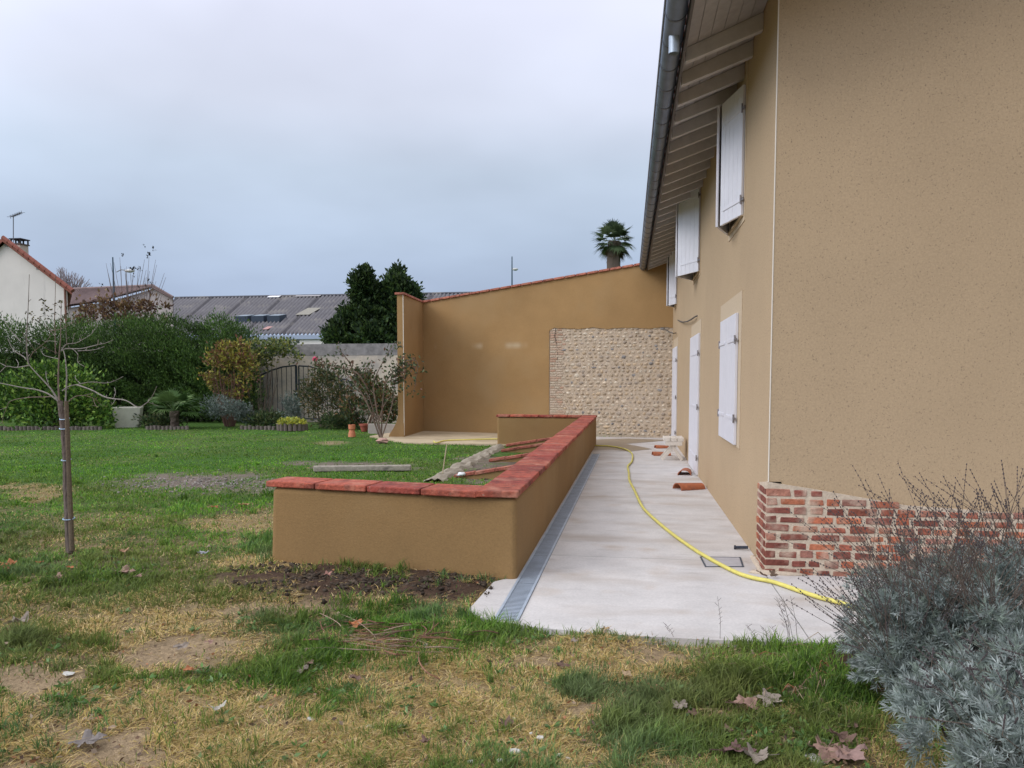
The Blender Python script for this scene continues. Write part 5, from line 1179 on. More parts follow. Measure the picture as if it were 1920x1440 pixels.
# ------------------------------------------------------------------ garden objects
# square white planter
PT = P(228, 801); yq = PT.y
T = thing('planter', PT, 'square tapered off-white concrete planter on the lawn edge', 'planter')
mb = MB(); xa, xb, xc_, xd = onY(202, 800, yq).x, onY(251, 800, yq).x, onY(197, 765, yq).x, onY(260, 765, yq).x; zt3 = onY(228, 764, yq).z; wdp = (xd - xc_)
cx_ = (xc_ + xd) / 2; rt_, rb_ = wdp / 2 * 0.78, (xb - xa) / 2 * 0.78
def sq(r_, z, rot=R(28)): return [Vector((cx_ + r_ * math.cos(rot + i * math.pi / 2 + math.pi / 4) * 1.30, yq + 0.3 + r_ * math.sin(rot + i * math.pi / 2 + math.pi / 4) * 1.30, z)) for i in range(4)]
o1, o2, i2, i1 = sq(rb_, -0.02), sq(rt_, zt3), sq(rt_ * 0.86, zt3), sq(rt_ * 0.8, zt3 - 0.12)
mb.add(o1 + o2 + i2 + i1, [(i, (i + 1) % 4, 4 + (i + 1) % 4, 4 + i) for i in range(4)] + [(4 + i, 4 + (i + 1) % 4, 8 + (i + 1) % 4, 8 + i) for i in range(4)] + [(8 + i, 8 + (i + 1) % 4, 12 + (i + 1) % 4, 12 + i) for i in range(4)] + [(12, 13, 14, 15), (3, 2, 1, 0)], (0.52, 0.50, 0.40)); mb.build('pot', M['plain'], T, bevel=0.015)
mb = MB(); mb.add([p - Vector((0, 0, -0.02)) for p in i1], [(0, 1, 2, 3)], (0.07, 0.055, 0.04)); mb.build('soil', M['soil'], T)
# terracotta pots
def pot(u, v, hpx, rpx, label, col=(0.42, 0.15, 0.08), flower=False, tilt=0):
    p = P(u, v); sc_ = p.y / FPX; h = hpx * sc_; r_ = rpx * sc_; mb = MB()
    prf = [(r_ * 0.55, 0), (r_ * 0.62, 0.0), (r_ * 0.95, h * 0.75), (r_ * 1.1, h * 0.76), (r_ * 1.1, h), (r_ * 0.92, h), (r_ * 0.85, h * 0.85), (0.001, h * 0.85)]
    mb.lathe(p, prf, 18, col); o = mb.build('terracotta_pot', M['plain'], smooth=False); tag(o, label, 'pot', 'terracotta pots by the flower bed'); return o
p = P(660, 819); sc_ = p.y / FPX
mb = MB(); mb.lathe(p, [(7.5 * sc_, 0), (6.5 * sc_, 8 * sc_), (5 * sc_, 13 * sc_), (4.6 * sc_, 14 * sc_), (6.5 * sc_, 15 * sc_), (6.8 * sc_, 24 * sc_), (5.5 * sc_, 24 * sc_), (5 * sc_, 17 * sc_), (0.01, 17 * sc_)], 18, (0.55, 0.20, 0.10))
tag(mb.build('terracotta_pot', M['plain']), 'waisted terracotta pot standing on the grass, left of the leaning pot', 'pot', 'terracotta pots by the flower bed')
pot(683, 809, 15, 9, 'small dark terracotta pot by the kerb, with a stick leaning out of it', (0.33, 0.09, 0.06))
pot(527, 792, 9, 9, 'red pot standing behind the yellow flowers', (0.36, 0.12, 0.08))
mb = MB(); a, b = P(684, 809), onY(696, 776, P(684, 809).y); mb.tube([a, b], 0.018, 6, col=(0.42, 0.35, 0.27)); tag(mb.build('stick', M['stem']), 'pale stick leaning out of the small dark terracotta pot', 'stick')
p = P(717, 830); mb = MB(); mb.blob(p + Vector((0, 0, 0.05)), (0.16, 0.12, 0.06), 4, 0.4, (0.42, 0.25, 0.20)); tag(mb.build('brick_rubble', M['plain']), 'pinkish lump of rubble on the grass before the ochre pillar', 'rubble')
# yellow flowers in a log ring
p = P(540, 808); T = thing('flower_tub', p, 'log edged tub of yellow leaved plants on the lawn edge', 'flower tub')
mb = MB()
for i in range(18):
    a = 2 * math.pi * i / 18; c = p + Vector((0.42 * math.cos(a), 0.3 + 0.3 * math.sin(a), 0)); mb.tube([c, c + Vector((0, 0, 0.2 + rnd.uniform(-0.02, 0.02)))], 0.065, 8, col=(0.15, 0.12, 0.10))
mb.build('log_ring', M['stem'], T)
foliage('leaves', T, [(p.x, p.y + 0.25, 0.24, 0.40, 0.3, 0.10)], 900, 0.09, 0.06, [(0.55, 0.52, 0.08), (0.40, 0.42, 0.08), (0.25, 0.32, 0.07)], gaps=0.2)
# palisade edging
def palisade(u0, u1, v, label, hh=0.11):
    a, b = P(u0, v), P(u1, v); n_ = int((b - a).length / 0.12); T = thing('log_edging', ((a + b) / 2), label, 'edging', 'log edging along the flower bed'); mb = MB()
    for i in range(n_):
        if vn(np.array([i * 0.13]), np.array([u0 * 1.0]), 5)[0] > 0.62: continue
        q = a.lerp(b, i / n_); f = rnd.uniform(0.7, 1.2); h_ = hh * rnd.uniform(0.75, 1.15); mb.tube([q + Vector((0, 0, -0.05)), q + Vector((rnd.uniform(-0.01, 0.01), 0, h_))], 0.055, 7, col=tuple(x * f for x in (0.17, 0.14, 0.12)))
    o = mb.build('logs', M['stem'], T); return T
palisade(-20, 195, 806, 'low grey log edging under the glossy green shrub')
palisade(262, 520, 805, 'low dark log edging in front of the fan palm and silver plants')
# concrete kerb right
mb = MB(); a, b = P(665, 812), P(748, 812); mb.box(a.x + 0.4, b.x - 0.05, a.y, a.y + 0.14, -0.05, 0.27, (0.36, 0.32, 0.28)); tag(mb.build('concrete_kerb', M['plain'], bevel=0.01), 'short raised concrete kerb beside the ochre pillar', 'kerb')
# weathered beam on the grass
a, b = P(588, 884), P(771, 882); mb = MB(); n_ = 12
pts = [a.lerp(b, i / n_) + Vector((0, 0, 0.045 + rnd.uniform(-0.006, 0.006))) for i in range(n_ + 1)]
mb.bar(pts[0], pts[-1], 0.11, 0.10); tag(mb.build('wooden_beam', M['wood'], bevel=0.02), 'weathered grey beam lying on the lawn behind the low wall', 'beam')
a = P(829, 893); b = onY(838, 832, a.y); mb = MB(); mb.tube([a, a.lerp(b, 0.5), b], 0.011, 6, col=(0.46, 0.38, 0.25)); tag(mb.build('garden_stake', M['stem']), 'thin pale stake standing in the lawn before the beds', 'stake')
p = P(867, 896); mb = MB(); mb.blob(p + Vector((0, 0, 0.06)), (0.075, 0.05, 0.03), 3, 0.4, (0.75, 0.75, 0.75)); mb.blob(p + Vector((-0.05, 0.02, 0.045)), (0.05, 0.05, 0.02), 6, 0.4, (0.72, 0.72, 0.72)); tag(mb.build('white_rag', M['plain'], smooth=True), 'small crumpled white rag by the nearest sunken bed', 'rag')

# ------------------------------------------------------------------ young tree with stake
TB = P(131, 1036); YT = TB.y
YTR = thing('young_tree', TB, 'young leafless fruit tree on the lawn with spreading lichen covered branches', 'tree')
def cp_(x, y): return (x / 4.8, 560 + y / 4.8)
trk = [(131, 1036), (128, 980), (125, 930), (124, 880), (122, 840), (118, 800), (115, 770), (112, 752)]
mb = MB(); pts = smooth_path([onY(u, v, YT) for u, v in trk], 4); mb.tube(pts, [0.038 - 0.015 * (i / len(pts)) ** 0.5 for i in range(len(pts))], 9, col=(0.15, 0.13, 0.09), wob=0.12); mb.build('trunk', M['bark'], YTR)
BRN = [([(118, 752 + 0)], 0)]
B_ = [
 (0.014, [(540, 960), (530, 930), (440, 860), (330, 820), (200, 800), (0, 760), (-120, 740)]),
 (0.015, [(535, 940), (490, 860), (440, 790), (300, 640), (255, 585)]),
 (0.010, [(255, 585), (240, 450), (240, 300), (252, 100), (258, -40), (264, -220)]),
 (0.009, [(265, 600), (150, 620), (60, 610), (0, 660), (-80, 700)]),
 (0.006, [(60, 610), (0, 580), (-60, 560)]), (0.005, [(160, 615), (165, 580), (145, 545)]), (0.005, [(55, 605), (50, 580), (65, 545)]),
 (0.009, [(235, 550), (210, 520), (120, 460), (70, 360)]), (0.007, [(270, 540), (300, 480), (400, 400), (460, 330)]),
 (0.014, [(550, 960), (530, 880), (525, 700), (530, 550), (545, 350), (548, 200), (552, 20)]),
 (0.008, [(500, 500), (495, 300), (492, 150), (496, 20), (500, -220)]),
 (0.013, [(585, 1000), (590, 900), (600, 700), (590, 560), (575, 480), (555, 440)]),
 (0.007, [(525, 540), (470, 530), (400, 510), (370, 470)]), (0.009, [(560, 830), (620, 790), (710, 770), (820, 750), (950, 760), (1030, 740), (1110, 700)]),
 (0.011, [(690, 775), (820, 820), (960, 890), (1130, 915), (1240, 975), (1330, 930), (1380, 860), (1410, 790)]), (0.005, [(1330, 930), (1430, 970)]),
 (0.008, [(600, 940), (680, 880), (760, 870), (830, 850)]), (0.010, [(550, 470), (600, 450), (730, 450), (880, 415), (950, 400), (1020, 370)]),
 (0.008, [(555, 460), (600, 410), (680, 400), (740, 370), (820, 320), (855, 270)]), (0.006, [(600, 410), (595, 300), (590, 200)]), (0.006, [(650, 450), (700, 500), (700, 570), (760, 610)]),
 (0.006, [(770, 875), (850, 900), (900, 950), (960, 970)]), (0.004, [(840, 900), (860, 960), (885, 975)]), (0.008, [(470, 880), (400, 885), (250, 890), (100, 920), (60, 980), (20, 1110), (80, 1180)]),
 (0.005, [(20, 1110), (-20, 1150)]), (0.005, [(60, 980), (0, 1000)]), (0.006, [(700, 470), (850, 460), (940, 430)]), (0.006, [(450, 290), (560, 270), (670, 205)]), (0.006, [(500, 330), (450, 290), (400, 230)]),
 (0.006, [(190, 390), (100, 290), (30, 180)]), (0.004, [(650, 410), (670, 310)]), (0.004, [(735, 380), (730, 350)]), (0.004, [(880, 415), (885, 370)]), (0.005, [(720, 760), (680, 720), (680, 690)]), (0.004, [(1020, 900), (1040, 850), (1030, 800)]),
 (0.004, [(440, 780), (415, 700), (415, 650)]), (0.004, [(330, 480), (250, 380), (200, 300)]), (0.005, [(400, 400), (440, 380), (520, 390)]), (0.004, [(545, 500), (440, 460), (330, 400)]), (0.004, [(1040, 905), (1020, 940), (1000, 950)])]
mb = MB()
for r0, pl_ in B_:
    off0 = rnd.uniform(-0.02, 0.02); sl_ = rnd.uniform(-0.28, 0.28); x0 = pl_[0][0]; n_ = len(pl_); pts = []
    for i, (x, y) in enumerate(pl_):
        u, v = cp_(x, y); pts.append(onY(u, v, YT + off0 + sl_ * i / n_))
    if pl_[0][1] < 700: pts = [q for q in pts]
    pts = smooth_path(pts, 4); lc = rnd.random(); c = (0.25, 0.22, 0.19) if lc < 0.6 else (0.19, 0.14, 0.11)
    mb.tube(pts, [max(0.0022, r0 * 0.62 * (1 - 0.75 * i / len(pts))) for i in range(len(pts))], 6, col=c, wob=0.1)
    for k in range(2, len(pts) - 1, 3):     # spurs
        if rnd.random() < 0.5: d = Vector((rnd.uniform(-1, 1), rnd.uniform(-1, 1), rnd.uniform(0, 1))).normalized() * rnd.uniform(0.012, 0.04); mb.tube([pts[k], pts[k] + d], [0.003, 0.002], 4, col=c)
mb.build('branches', M['stem'], YTR)
Pt = []
for (u, v) in ((78, 560), (80, 566), (84, 573), (88, 578), (84, 583), (79, 590), (77, 580), (62, 590), (55, 585), (50, 586), (67, 600), (72, 598), (60, 602), (108, 570), (113, 566), (118, 568), (112, 577), (120, 590), (124, 598), (115, 600), (104, 590), (92, 592), (86, 596), (125, 575), (98, 582), (75, 605)):
    for _ in range(4): Pt.append(tuple(onY(u + rnd.uniform(-3, 3), v + rnd.uniform(-3, 3), YT + rnd.uniform(-0.1, 0.1))))
Pt = np.array(Pt); D = rand_dirs(len(Pt)); V, F, C = leaf_quads(Pt, D, 0.030, 0.016, palette(len(Pt), [(0.09, 0.07, 0.035), (0.05, 0.055, 0.03), (0.12, 0.11, 0.04)])); mesh_np('leaves', V, F, M['leaf'], YTR, C)
STK = thing('tree_stake', P(136, 1034), 'brown wooden stake tied to the trunk of the young tree', 'stake')
mb = MB(); pts = [onY(u, v, YT - 0.025) for u, v in ((135, 1032), (132, 960), (129, 880), (127, 820), (124, 752))]; mb.tube(pts, [0.022, 0.021, 0.02, 0.019, 0.017], 9, col=(0.135, 0.10, 0.065), wob=0.12); mb.build('post', M['stem'], STK)
for v, r_ in ((785, 0.040), (803, 0.042), (862, 0.040), (972, 0.05)):
    q = onY(121 if v < 850 else (124 if v < 900 else 129), v, YT - 0.012); mb = MB(); mb.tube([q + Vector((r_ * math.cos(a), r_ * 0.9 * math.sin(a), 0.006 * math.sin(a))) for a in [i * math.pi / 8 for i in range(17)]], 0.0045, 5, col=(0.42, 0.55, 0.68)); mb.build('tie', M['stem'], STK)

# ------------------------------------------------------------------ lavender bushes
def lavender(cx, cy, bl, nspr, label, nst, stalk_len, pal, seed):
    T = thing('lavender_bush', (cx, cy, 0), label, 'lavender', 'lavender bushes by the brick foot of the house'); V = []; F = []; C = []
    B = np.array(bl); rs = np.random.default_rng(seed); nclump = nspr // 20
    pk = rs.integers(0, len(B), nclump); d = rs.normal(size=(nclump, 3)); d[:, 2] = np.abs(d[:, 2]) - 0.35; d /= np.linalg.norm(d, axis=1)[:, None]
    cc_ = B[pk, :3] + d * (0.5 + 0.6 * rs.random(nclump))[:, None] * B[pk, 3:6]; keep = cc_[:, 2] > 0.04; cc_ = cc_[keep]; d = d[keep]
    pal = np.array(pal); allP = []; allD = []; allL = []; allC = []
    for q in range(len(cc_)):
        cr_ = rs.uniform(0.05, 0.10); ctone = rs.uniform(0.7, 1.15); cax = d[q] * 0.8 + np.array([0, 0, 0.5]); cax /= np.linalg.norm(cax)
        for i in range(20):
            ax = cax + rs.normal(size=3) * 0.55; ax /= np.linalg.norm(ax); p0 = cc_[q] + ax * cr_ * rs.uniform(0.45, 1.0) + rs.normal(size=3) * 0.008
            if p0[2] < 0.02: continue
            L_ = rs.uniform(0.03, 0.06); nl = 17; tone = pal[rs.integers(0, len(pal))] * rs.uniform(0.8, 1.2) * ctone
            t = rs.random(nl) ** 0.8; a = rs.random(nl) * 6.283; e1 = np.cross(ax, [0.3, 0.5, 0.8]); e1 /= np.linalg.norm(e1); e2 = np.cross(ax, e1)
            rad = np.cos(a)[:, None] * e1 + np.sin(a)[:, None] * e2; op_ = (1.5 - 1.25 * t)[:, None]
            dd = ax[None, :] * 0.7 + rad * op_; dd /= np.linalg.norm(dd, axis=1)[:, None]
            allP.append(p0 + ax[None, :] * (t * L_)[:, None]); allD.append(dd); allL.append(rs.uniform(0.026, 0.045, nl)); allC.append(tone[None, :] * rs.uniform(0.8, 1.2, (nl, 1)))
    Pq = np.concatenate(allP); Dq = np.concatenate(allD); V, F, C = leaf_quads(Pq, Dq, np.concatenate(allL), 0.0052, np.concatenate(allC)); mesh_np('foliage', V, F, M['leaf'], T, C)
    mb = MB()
    for i in range(120):      # woody stems inside
        k = rnd.randrange(len(bl)); b = bl[k]; a = rnd.uniform(0, 6.28); q = rnd.uniform(0.3, 0.85); tip = Vector((b[0] + math.cos(a) * b[3] * q, b[1] + math.sin(a) * b[4] * q, b[2] + b[5] * rnd.uniform(0.0, 0.6)))
        base = Vector((cx + rnd.uniform(-0.08, 0.08), cy + rnd.uniform(-0.08, 0.08), 0)); mid_ = base.lerp(tip, 0.5) + Vector((0, 0, -0.05)); mb.tube([base, mid_, tip], [0.012, 0.007, 0.003], 5, col=(0.10, 0.08, 0.07))
    mb.build('woody_stems', M['stem'], T)
    mb = MB()
    for i in range(nst):
        k = rnd.randrange(len(bl)); b = bl[k]; a = rnd.uniform(0, 6.28); q = rnd.uniform(0, 0.75); base = Vector((b[0] + math.cos(a) * b[3] * q, b[1] + math.sin(a) * b[4] * q, b[2] + b[5] * 0.75))
        out = Vector((math.cos(a) * 0.5 + rnd.uniform(-0.85, 0.35), math.sin(a) * 0.3, rnd.uniform(0.5, 1.1))).normalized(); L_ = stalk_len * rnd.uniform(0.5, 1.0); m1 = base + out * L_ * 0.5; tp_ = base + out * L_ + Vector((rnd.uniform(-0.10, 0.08), 0, rnd.uniform(-0.07, 0.03)))
        f = rnd.uniform(0.7, 1.3); mb.tube([base, m1, tp_], [0.0018, 0.0015, 0.0010], 4, col=(0.12 * f, 0.09 * f, 0.07 * f))
        nb_ = rnd.randint(3, 8); dv = (tp_ - m1)
        for j in range(nb_): q3 = m1 + dv * (1 - j * 0.09); mb.blob(q3, (0.0036, 0.0036, 0.005), j, 0.2, (0.075, 0.06, 0.06), 4, 5)
    mb.build('dead_flower_stalks', M['stem'], T); return T
LP = [(0.30, 0.345, 0.315), (0.22, 0.26, 0.235), (0.42, 0.46, 0.43), (0.25, 0.30, 0.245)]
def lb(u, v, Y, rx, ry, rz): q = onY(u, v, Y); return (q.x, Y, q.z, rx, ry, rz)
bA = [lb(1755, 1140, 4.15, 0.27, 0.32, 0.23), lb(1680, 1175, 4.05, 0.17, 0.25, 0.19), lb(1860, 1120, 4.2, 0.30, 0.3, 0.24), lb(1665, 1240, 3.95, 0.12, 0.2, 0.11), lb(1690, 1280, 3.8, 0.10, 0.12, 0.07), lb(1930, 1130, 4.1, 0.3, 0.3, 0.28), lb(1760, 1190, 3.85, 0.20, 0.2, 0.17), lb(1850, 1200, 3.75, 0.22, 0.2, 0.18)]
bB = [lb(1845, 1325, 3.25, 0.12, 0.18, 0.10), lb(1910, 1310, 3.3, 0.17, 0.2, 0.12), lb(1860, 1400, 2.95, 0.22, 0.2, 0.14), lb(1960, 1340, 3.1, 0.22, 0.2, 0.18), lb(1790, 1345, 3.1, 0.10, 0.12, 0.09), lb(1930, 1440, 2.75, 0.2, 0.18, 0.13)]
lavender(onY(1780, 1200, 4.1).x, 4.1, bA, 4200, 'large silver grey lavender bush nearest the brick foot, full of dead flower stalks', 400, 0.60, LP, 5)
lavender(onY(1890, 1350, 3.1).x, 3.1, bB, 2700, 'compact silver lavender bush in the near right corner, in front of the larger one', 80, 0.26, LP, 6)

# ------------------------------------------------------------------ grass
def cast(u, v):
    dxs = (u - PU) / FPX; dys = (PV - v) / FPX
    rx = Fv.x + Rv.x * dxs + Uv.x * dys; ry = Fv.y + Rv.y * dxs + Uv.y * dys; rz = Fv.z + Uv.z * dys; t = -CZ / rz; return rx * t, ry * t
def grass_mesh(name, X, Y, hs, label, lean_k=1.0, w0=0.0009, tuft_mode=False):
    zz = zones(X, Y)
    inside = in_poly(X, Y, PAVE) | in_poly(X, Y, PATIO) | ((X > XF - 0.05) & (Y > YC - 0.05)) | (Y > 23.3)
    pit = in_poly(X, Y, [FL, FR, BRi, BLo])
    inside |= pit & (fbm(X * 2.2, Y * 0.9, 610, 2) < 0.52)
    inside |= in_poly(X, Y, [FL, FR, FR + nF * 0.3, FL + nF * 0.3])
    tuft = fbm(X * 7, Y * 7, 21, 3); t2 = fbm(X * 1.7, Y * 1.7, 71, 3)
    dens = np.clip(1.0 - zz['soil'] * 0.97 - 0.15 * zz['dry'] * (1 - zz['far']), 0.02, 1)
    dens = dens * (1 - 0.25 * zz['lush'] * (fbm(X * 2.6, Y * 2.6, 620, 3) < 0.48)) * np.clip(0.2 + 1.6 * (tuft - 0.25), 0.12, 1) ** (1 - 0.5 * zz['far']) if not tuft_mode else np.clip(1 - 0.55 * zz['soil'], 0, 1)
    k = (~inside) & (rng.random(len(X)) < dens); X, Y = X[k], Y[k]; zz = {a: b[k] for a, b in zz.items()}; tuft = tuft[k]; t2 = t2[k]; n_ = len(X)
    pd = np.clip(zz['dry'] * 0.86 + 0.06 - 0.05 * zz['far'], 0, 0.9)
    if tuft_mode: pd = pd * 0.6
    dry = rng.random(n_) < pd
    dist = np.hypot(X, Y)
    h = hs * (0.35 + 0.95 * rng.random(n_)) * (0.5 + 1.0 * tuft) * (0.65 + 0.7 * t2) * (1 + 0.35 * zz['lush'] * (1 - dry)) * np.clip(1.15 - 0.02 * dist, 0.75, 1.1)
    w_ = w0 + 0.00048 * dist
    lean = np.where(dry, 1.6, 0.75) * lean_k * rng.uniform(0.2, 1.6, n_) * h; az = rng.random(n_) * 6.283 * 0.75 + fbm(X * 4, Y * 4, 60, 2) * 9
    h = np.where(dry, h * 0.5, h)
    lx, ly = np.cos(az) * lean, np.sin(az) * lean; sa = az + rng.uniform(-1.2, 1.2, n_); wx, wy = -np.sin(sa) * w_, np.cos(sa) * w_
    Z = gheight(X, Y) - 0.004
    V = np.empty((n_, 5, 3)); V[:, 0] = np.stack([X - wx, Y - wy, Z], 1); V[:, 1] = np.stack([X + wx, Y + wy, Z], 1)
    V[:, 2] = np.stack([X + wx * .8 + lx * .32, Y + wy * .8 + ly * .32, Z + h * .68], 1); V[:, 3] = np.stack([X - wx * .8 + lx * .32, Y - wy * .8 + ly * .32, Z + h * .68], 1)
    V[:, 4] = np.stack([X + lx, Y + ly, Z + h], 1)
    b = np.arange(n_) * 5; F = np.concatenate([np.stack([b, b + 1, b + 2], 1), np.stack([b, b + 2, b + 3], 1), np.stack([b + 3, b + 2, b + 4], 1)])
    gp = np.array([(0.11, 0.265, 0.022), (0.15, 0.31, 0.03), (0.075, 0.205, 0.024), (0.22, 0.35, 0.055), (0.13, 0.235, 0.07)]); dp_ = np.array([(0.56, 0.41, 0.17), (0.45, 0.32, 0.13), (0.62, 0.49, 0.26), (0.36, 0.26, 0.12), (0.48, 0.38, 0.12)])
    c = gp[rng.integers(0, 5, n_)]; blu = (fbm(X * 1.3, Y * 1.3, 90, 3))[:, None]; c = c * (0.6 + 0.8 * blu)
    near = (1 - zz['far'])[:, None]; c = c * (1 - 0.22 * near) + np.array([[0.03, 0.022, 0.014]]) * near; c = c * (1 + (fbm(X * 0.45, Y * 0.8, 777, 3) - 0.5) * 1.1)[:, None]
    olive = np.clip((fbm(X * 0.7, Y * 1.0, 140, 4) - 0.44) * 4.0, 0, 1)[:, None] * 0.55 * (1 - 0.55 * zz['far'][:, None]); c = c * (1 - olive) + np.array([[0.22, 0.20, 0.07]]) * olive
    grey = np.clip((fbm(X * 1.6, Y * 1.6, 240, 3) - 0.5) * 4.0, 0, 1)[:, None] * 0.4 * near; c = c * (1 - grey) + np.array([[0.14, 0.20, 0.12]]) * grey
    c = np.where(dry[:, None], dp_[rng.integers(0, 5, n_)] * (0.8 + 0.35 * near), c) * rng.uniform(0.65, 1.3, (n_, 1))
    C = np.repeat(c, 5, axis=0)
    o = mesh_np(name, V.reshape(-1, 3), F, M['grass'], None, C); tag(o, label, 'grass', kind='stuff'); return o
Ng = 1150000
X, Y = cast(rng.uniform(-480, 2200, Ng), 796 + (1540 - 796) * rng.random(Ng) ** 1.0)
grass_mesh('lawn_grass', X, Y, 0.037, 'patchy winter lawn of short green and straw coloured grass')
# longer tufts: gathered blades splaying from one crown, mostly in the lush zones
nt_c = 5200; TX, TY = cast(rng.uniform(-60, 1980, nt_c), rng.uniform(850, 1480, nt_c)); zz = zones(TX, TY)
k = (rng.random(nt_c) < zz['lush'] ** 1.5 * 0.55 * (fbm(TX * 3, TY * 3, 300, 3) > 0.42) + 0.05) & (zz['soil'] < 0.75)
near_wall = (TY > FL.y - 0.35) & (TY < FR.y + 0.3) & (TX > FL.x) & (TX < FR.x) & (rng.random(nt_c) < 0.5) & (fbm(TX * 3, TY * 3, 500, 2) > 0.5); k |= near_wall
TX, TY = TX[k], TY[k]
wt = [P(u + rnd.gauss(0, 14), v + rnd.gauss(0, 4)) for u, v in ((640, 1062), (655, 1070), (690, 1078), (720, 1082), (745, 1086), (760, 1092), (700, 1086), (640, 1078), (880, 1098), (850, 1094), (495, 1045), (498, 1052), (490, 1038), (560, 1078)) for _ in range(3)]
TX = np.concatenate([TX, [p.x for p in wt]]); TY = np.concatenate([TY, [p.y for p in wt]]); pb_ = 60; rr_ = np.repeat(rng.uniform(0.012, 0.04, len(TX)), pb_)
XX = np.repeat(TX, pb_) + rng.normal(size=len(TX) * pb_) * rr_; YY = np.repeat(TY, pb_) + rng.normal(size=len(TX) * pb_) * rr_
grass_mesh('tuft_grass', XX, YY, 0.066, 'longer dark green grass tufts in the lawn near the paving and the lavender', 1.0, 0.0007, True)
# crumbs of dead leaves and straw between the blades
nd = 5200; TX, TY = cast(rng.uniform(-60, 1980, nd), 900 + 600 * rng.random(nd)); k = ~(in_poly(TX, TY, PAVE) | in_poly(TX, TY, [FL, FR, BRi, BLo]) | (TX > XF)); zz = zones(TX, TY); k &= rng.random(nd) < 0.25 + 0.55 * np.maximum(zz['lush'], zz['soil']) + 0.4 * (TX > -0.3); TX, TY = TX[k], TY[k]
Dd = rng.normal(size=(len(TX), 3)) * np.array([1, 1, 0.35]); Dd /= np.linalg.norm(Dd, axis=1)[:, None]; Pd = np.stack([TX, TY, gheight(TX, TY) + rng.uniform(0.004, 0.03, len(TX))], 1)
V, F, C = leaf_quads(Pd, Dd, rng.uniform(0.008, 0.042, len(TX)), rng.uniform(0.006, 0.022, len(TX)), palette(len(TX), [(0.16, 0.095, 0.06), (0.24, 0.16, 0.10), (0.30, 0.22, 0.15), (0.11, 0.07, 0.05), (0.33, 0.15, 0.07)])); tag(mesh_np('leaf_litter', V, F, M['litter'], None, C), 'crumbs of dead leaves strewn through the grass', 'leaf litter', kind='stuff')
# broad leaved weeds and clover flat on the ground
nw = 4200; TX, TY = cast(rng.uniform(-60, 1980, nw), rng.uniform(960, 1480, nw)); zz = zones(TX, TY); k = (rng.random(nw) < 0.10 + 0.6 * zz['lush']) & (zz['soil'] < 0.5) & (fbm(TX * 2, TY * 2, 400, 3) > 0.47) & ~in_poly(TX, TY, PAVE); TX, TY = TX[k], TY[k]
nl = 7; PX = np.repeat(TX, nl); PY = np.repeat(TY, nl); a = rng.random(len(PX)) * 6.283; Dw = np.stack([np.cos(a), np.sin(a), rng.uniform(0.15, 0.7, len(a))], 1); Dw /= np.linalg.norm(Dw, axis=1)[:, None]
Pw = np.stack([PX, PY, gheight(PX, PY) + 0.012], 1) + Dw * 0.008
V, F, C = leaf_quads(Pw, Dw, rng.uniform(0.02, 0.05, len(a)), 0.017, palette(len(a), [(0.12, 0.23, 0.06), (0.09, 0.17, 0.045), (0.17, 0.26, 0.10)])); tag(mesh_np('ground_weeds', V, F, M['leaf'], None, C), 'flat broad leaved weeds growing among the grass', 'weeds', kind='stuff')

# soil clods in the disturbed strip before the low wall
mb = MB(); k = 0
for i in range(2200):
    u = rnd.gauss(700, 150); v = rnd.gauss(1086, 17)
    if not (430 < u < 925 and 1058 < v < 1140): continue
    p = P(u, v); s_ = rnd.choice((0.003, 0.004, 0.005, 0.006, 0.008, 0.011, 0.011, 0.017)); 
    if p.y > FL.y + (FR.y - FL.y) * (p.x - FL.x) / (FR.x - FL.x) - 0.01: continue
    mb.blob((p.x, p.y, s_ * 0.3 + 0.03), (s_ * 1.3, s_, s_ * 0.75), i, 1.1, jc((0.075, 0.055, 0.038), 0.5, 1.3), 4, 6)
tag(mb.build('soil_clods', M['soil'], smooth=True), 'strip of freshly turned dark soil and clods before the low wall', 'soil', kind='stuff')
mb = MB()
for i in range(500):
    u = rnd.gauss(385, 75); v = rnd.gauss(906, 8); p = P(u, v); s_ = rnd.uniform(0.008, 0.022); mb.blob((p.x, p.y, 0.004), (s_, s_, s_ * 0.6), i, 0.3, jc((0.27, 0.24, 0.21), 0.6, 1.4), 4, 6)
tag(mb.build('gravel_patch', M['soil']), 'patch of loose grey gravel and earth on the lawn', 'gravel', kind='stuff')

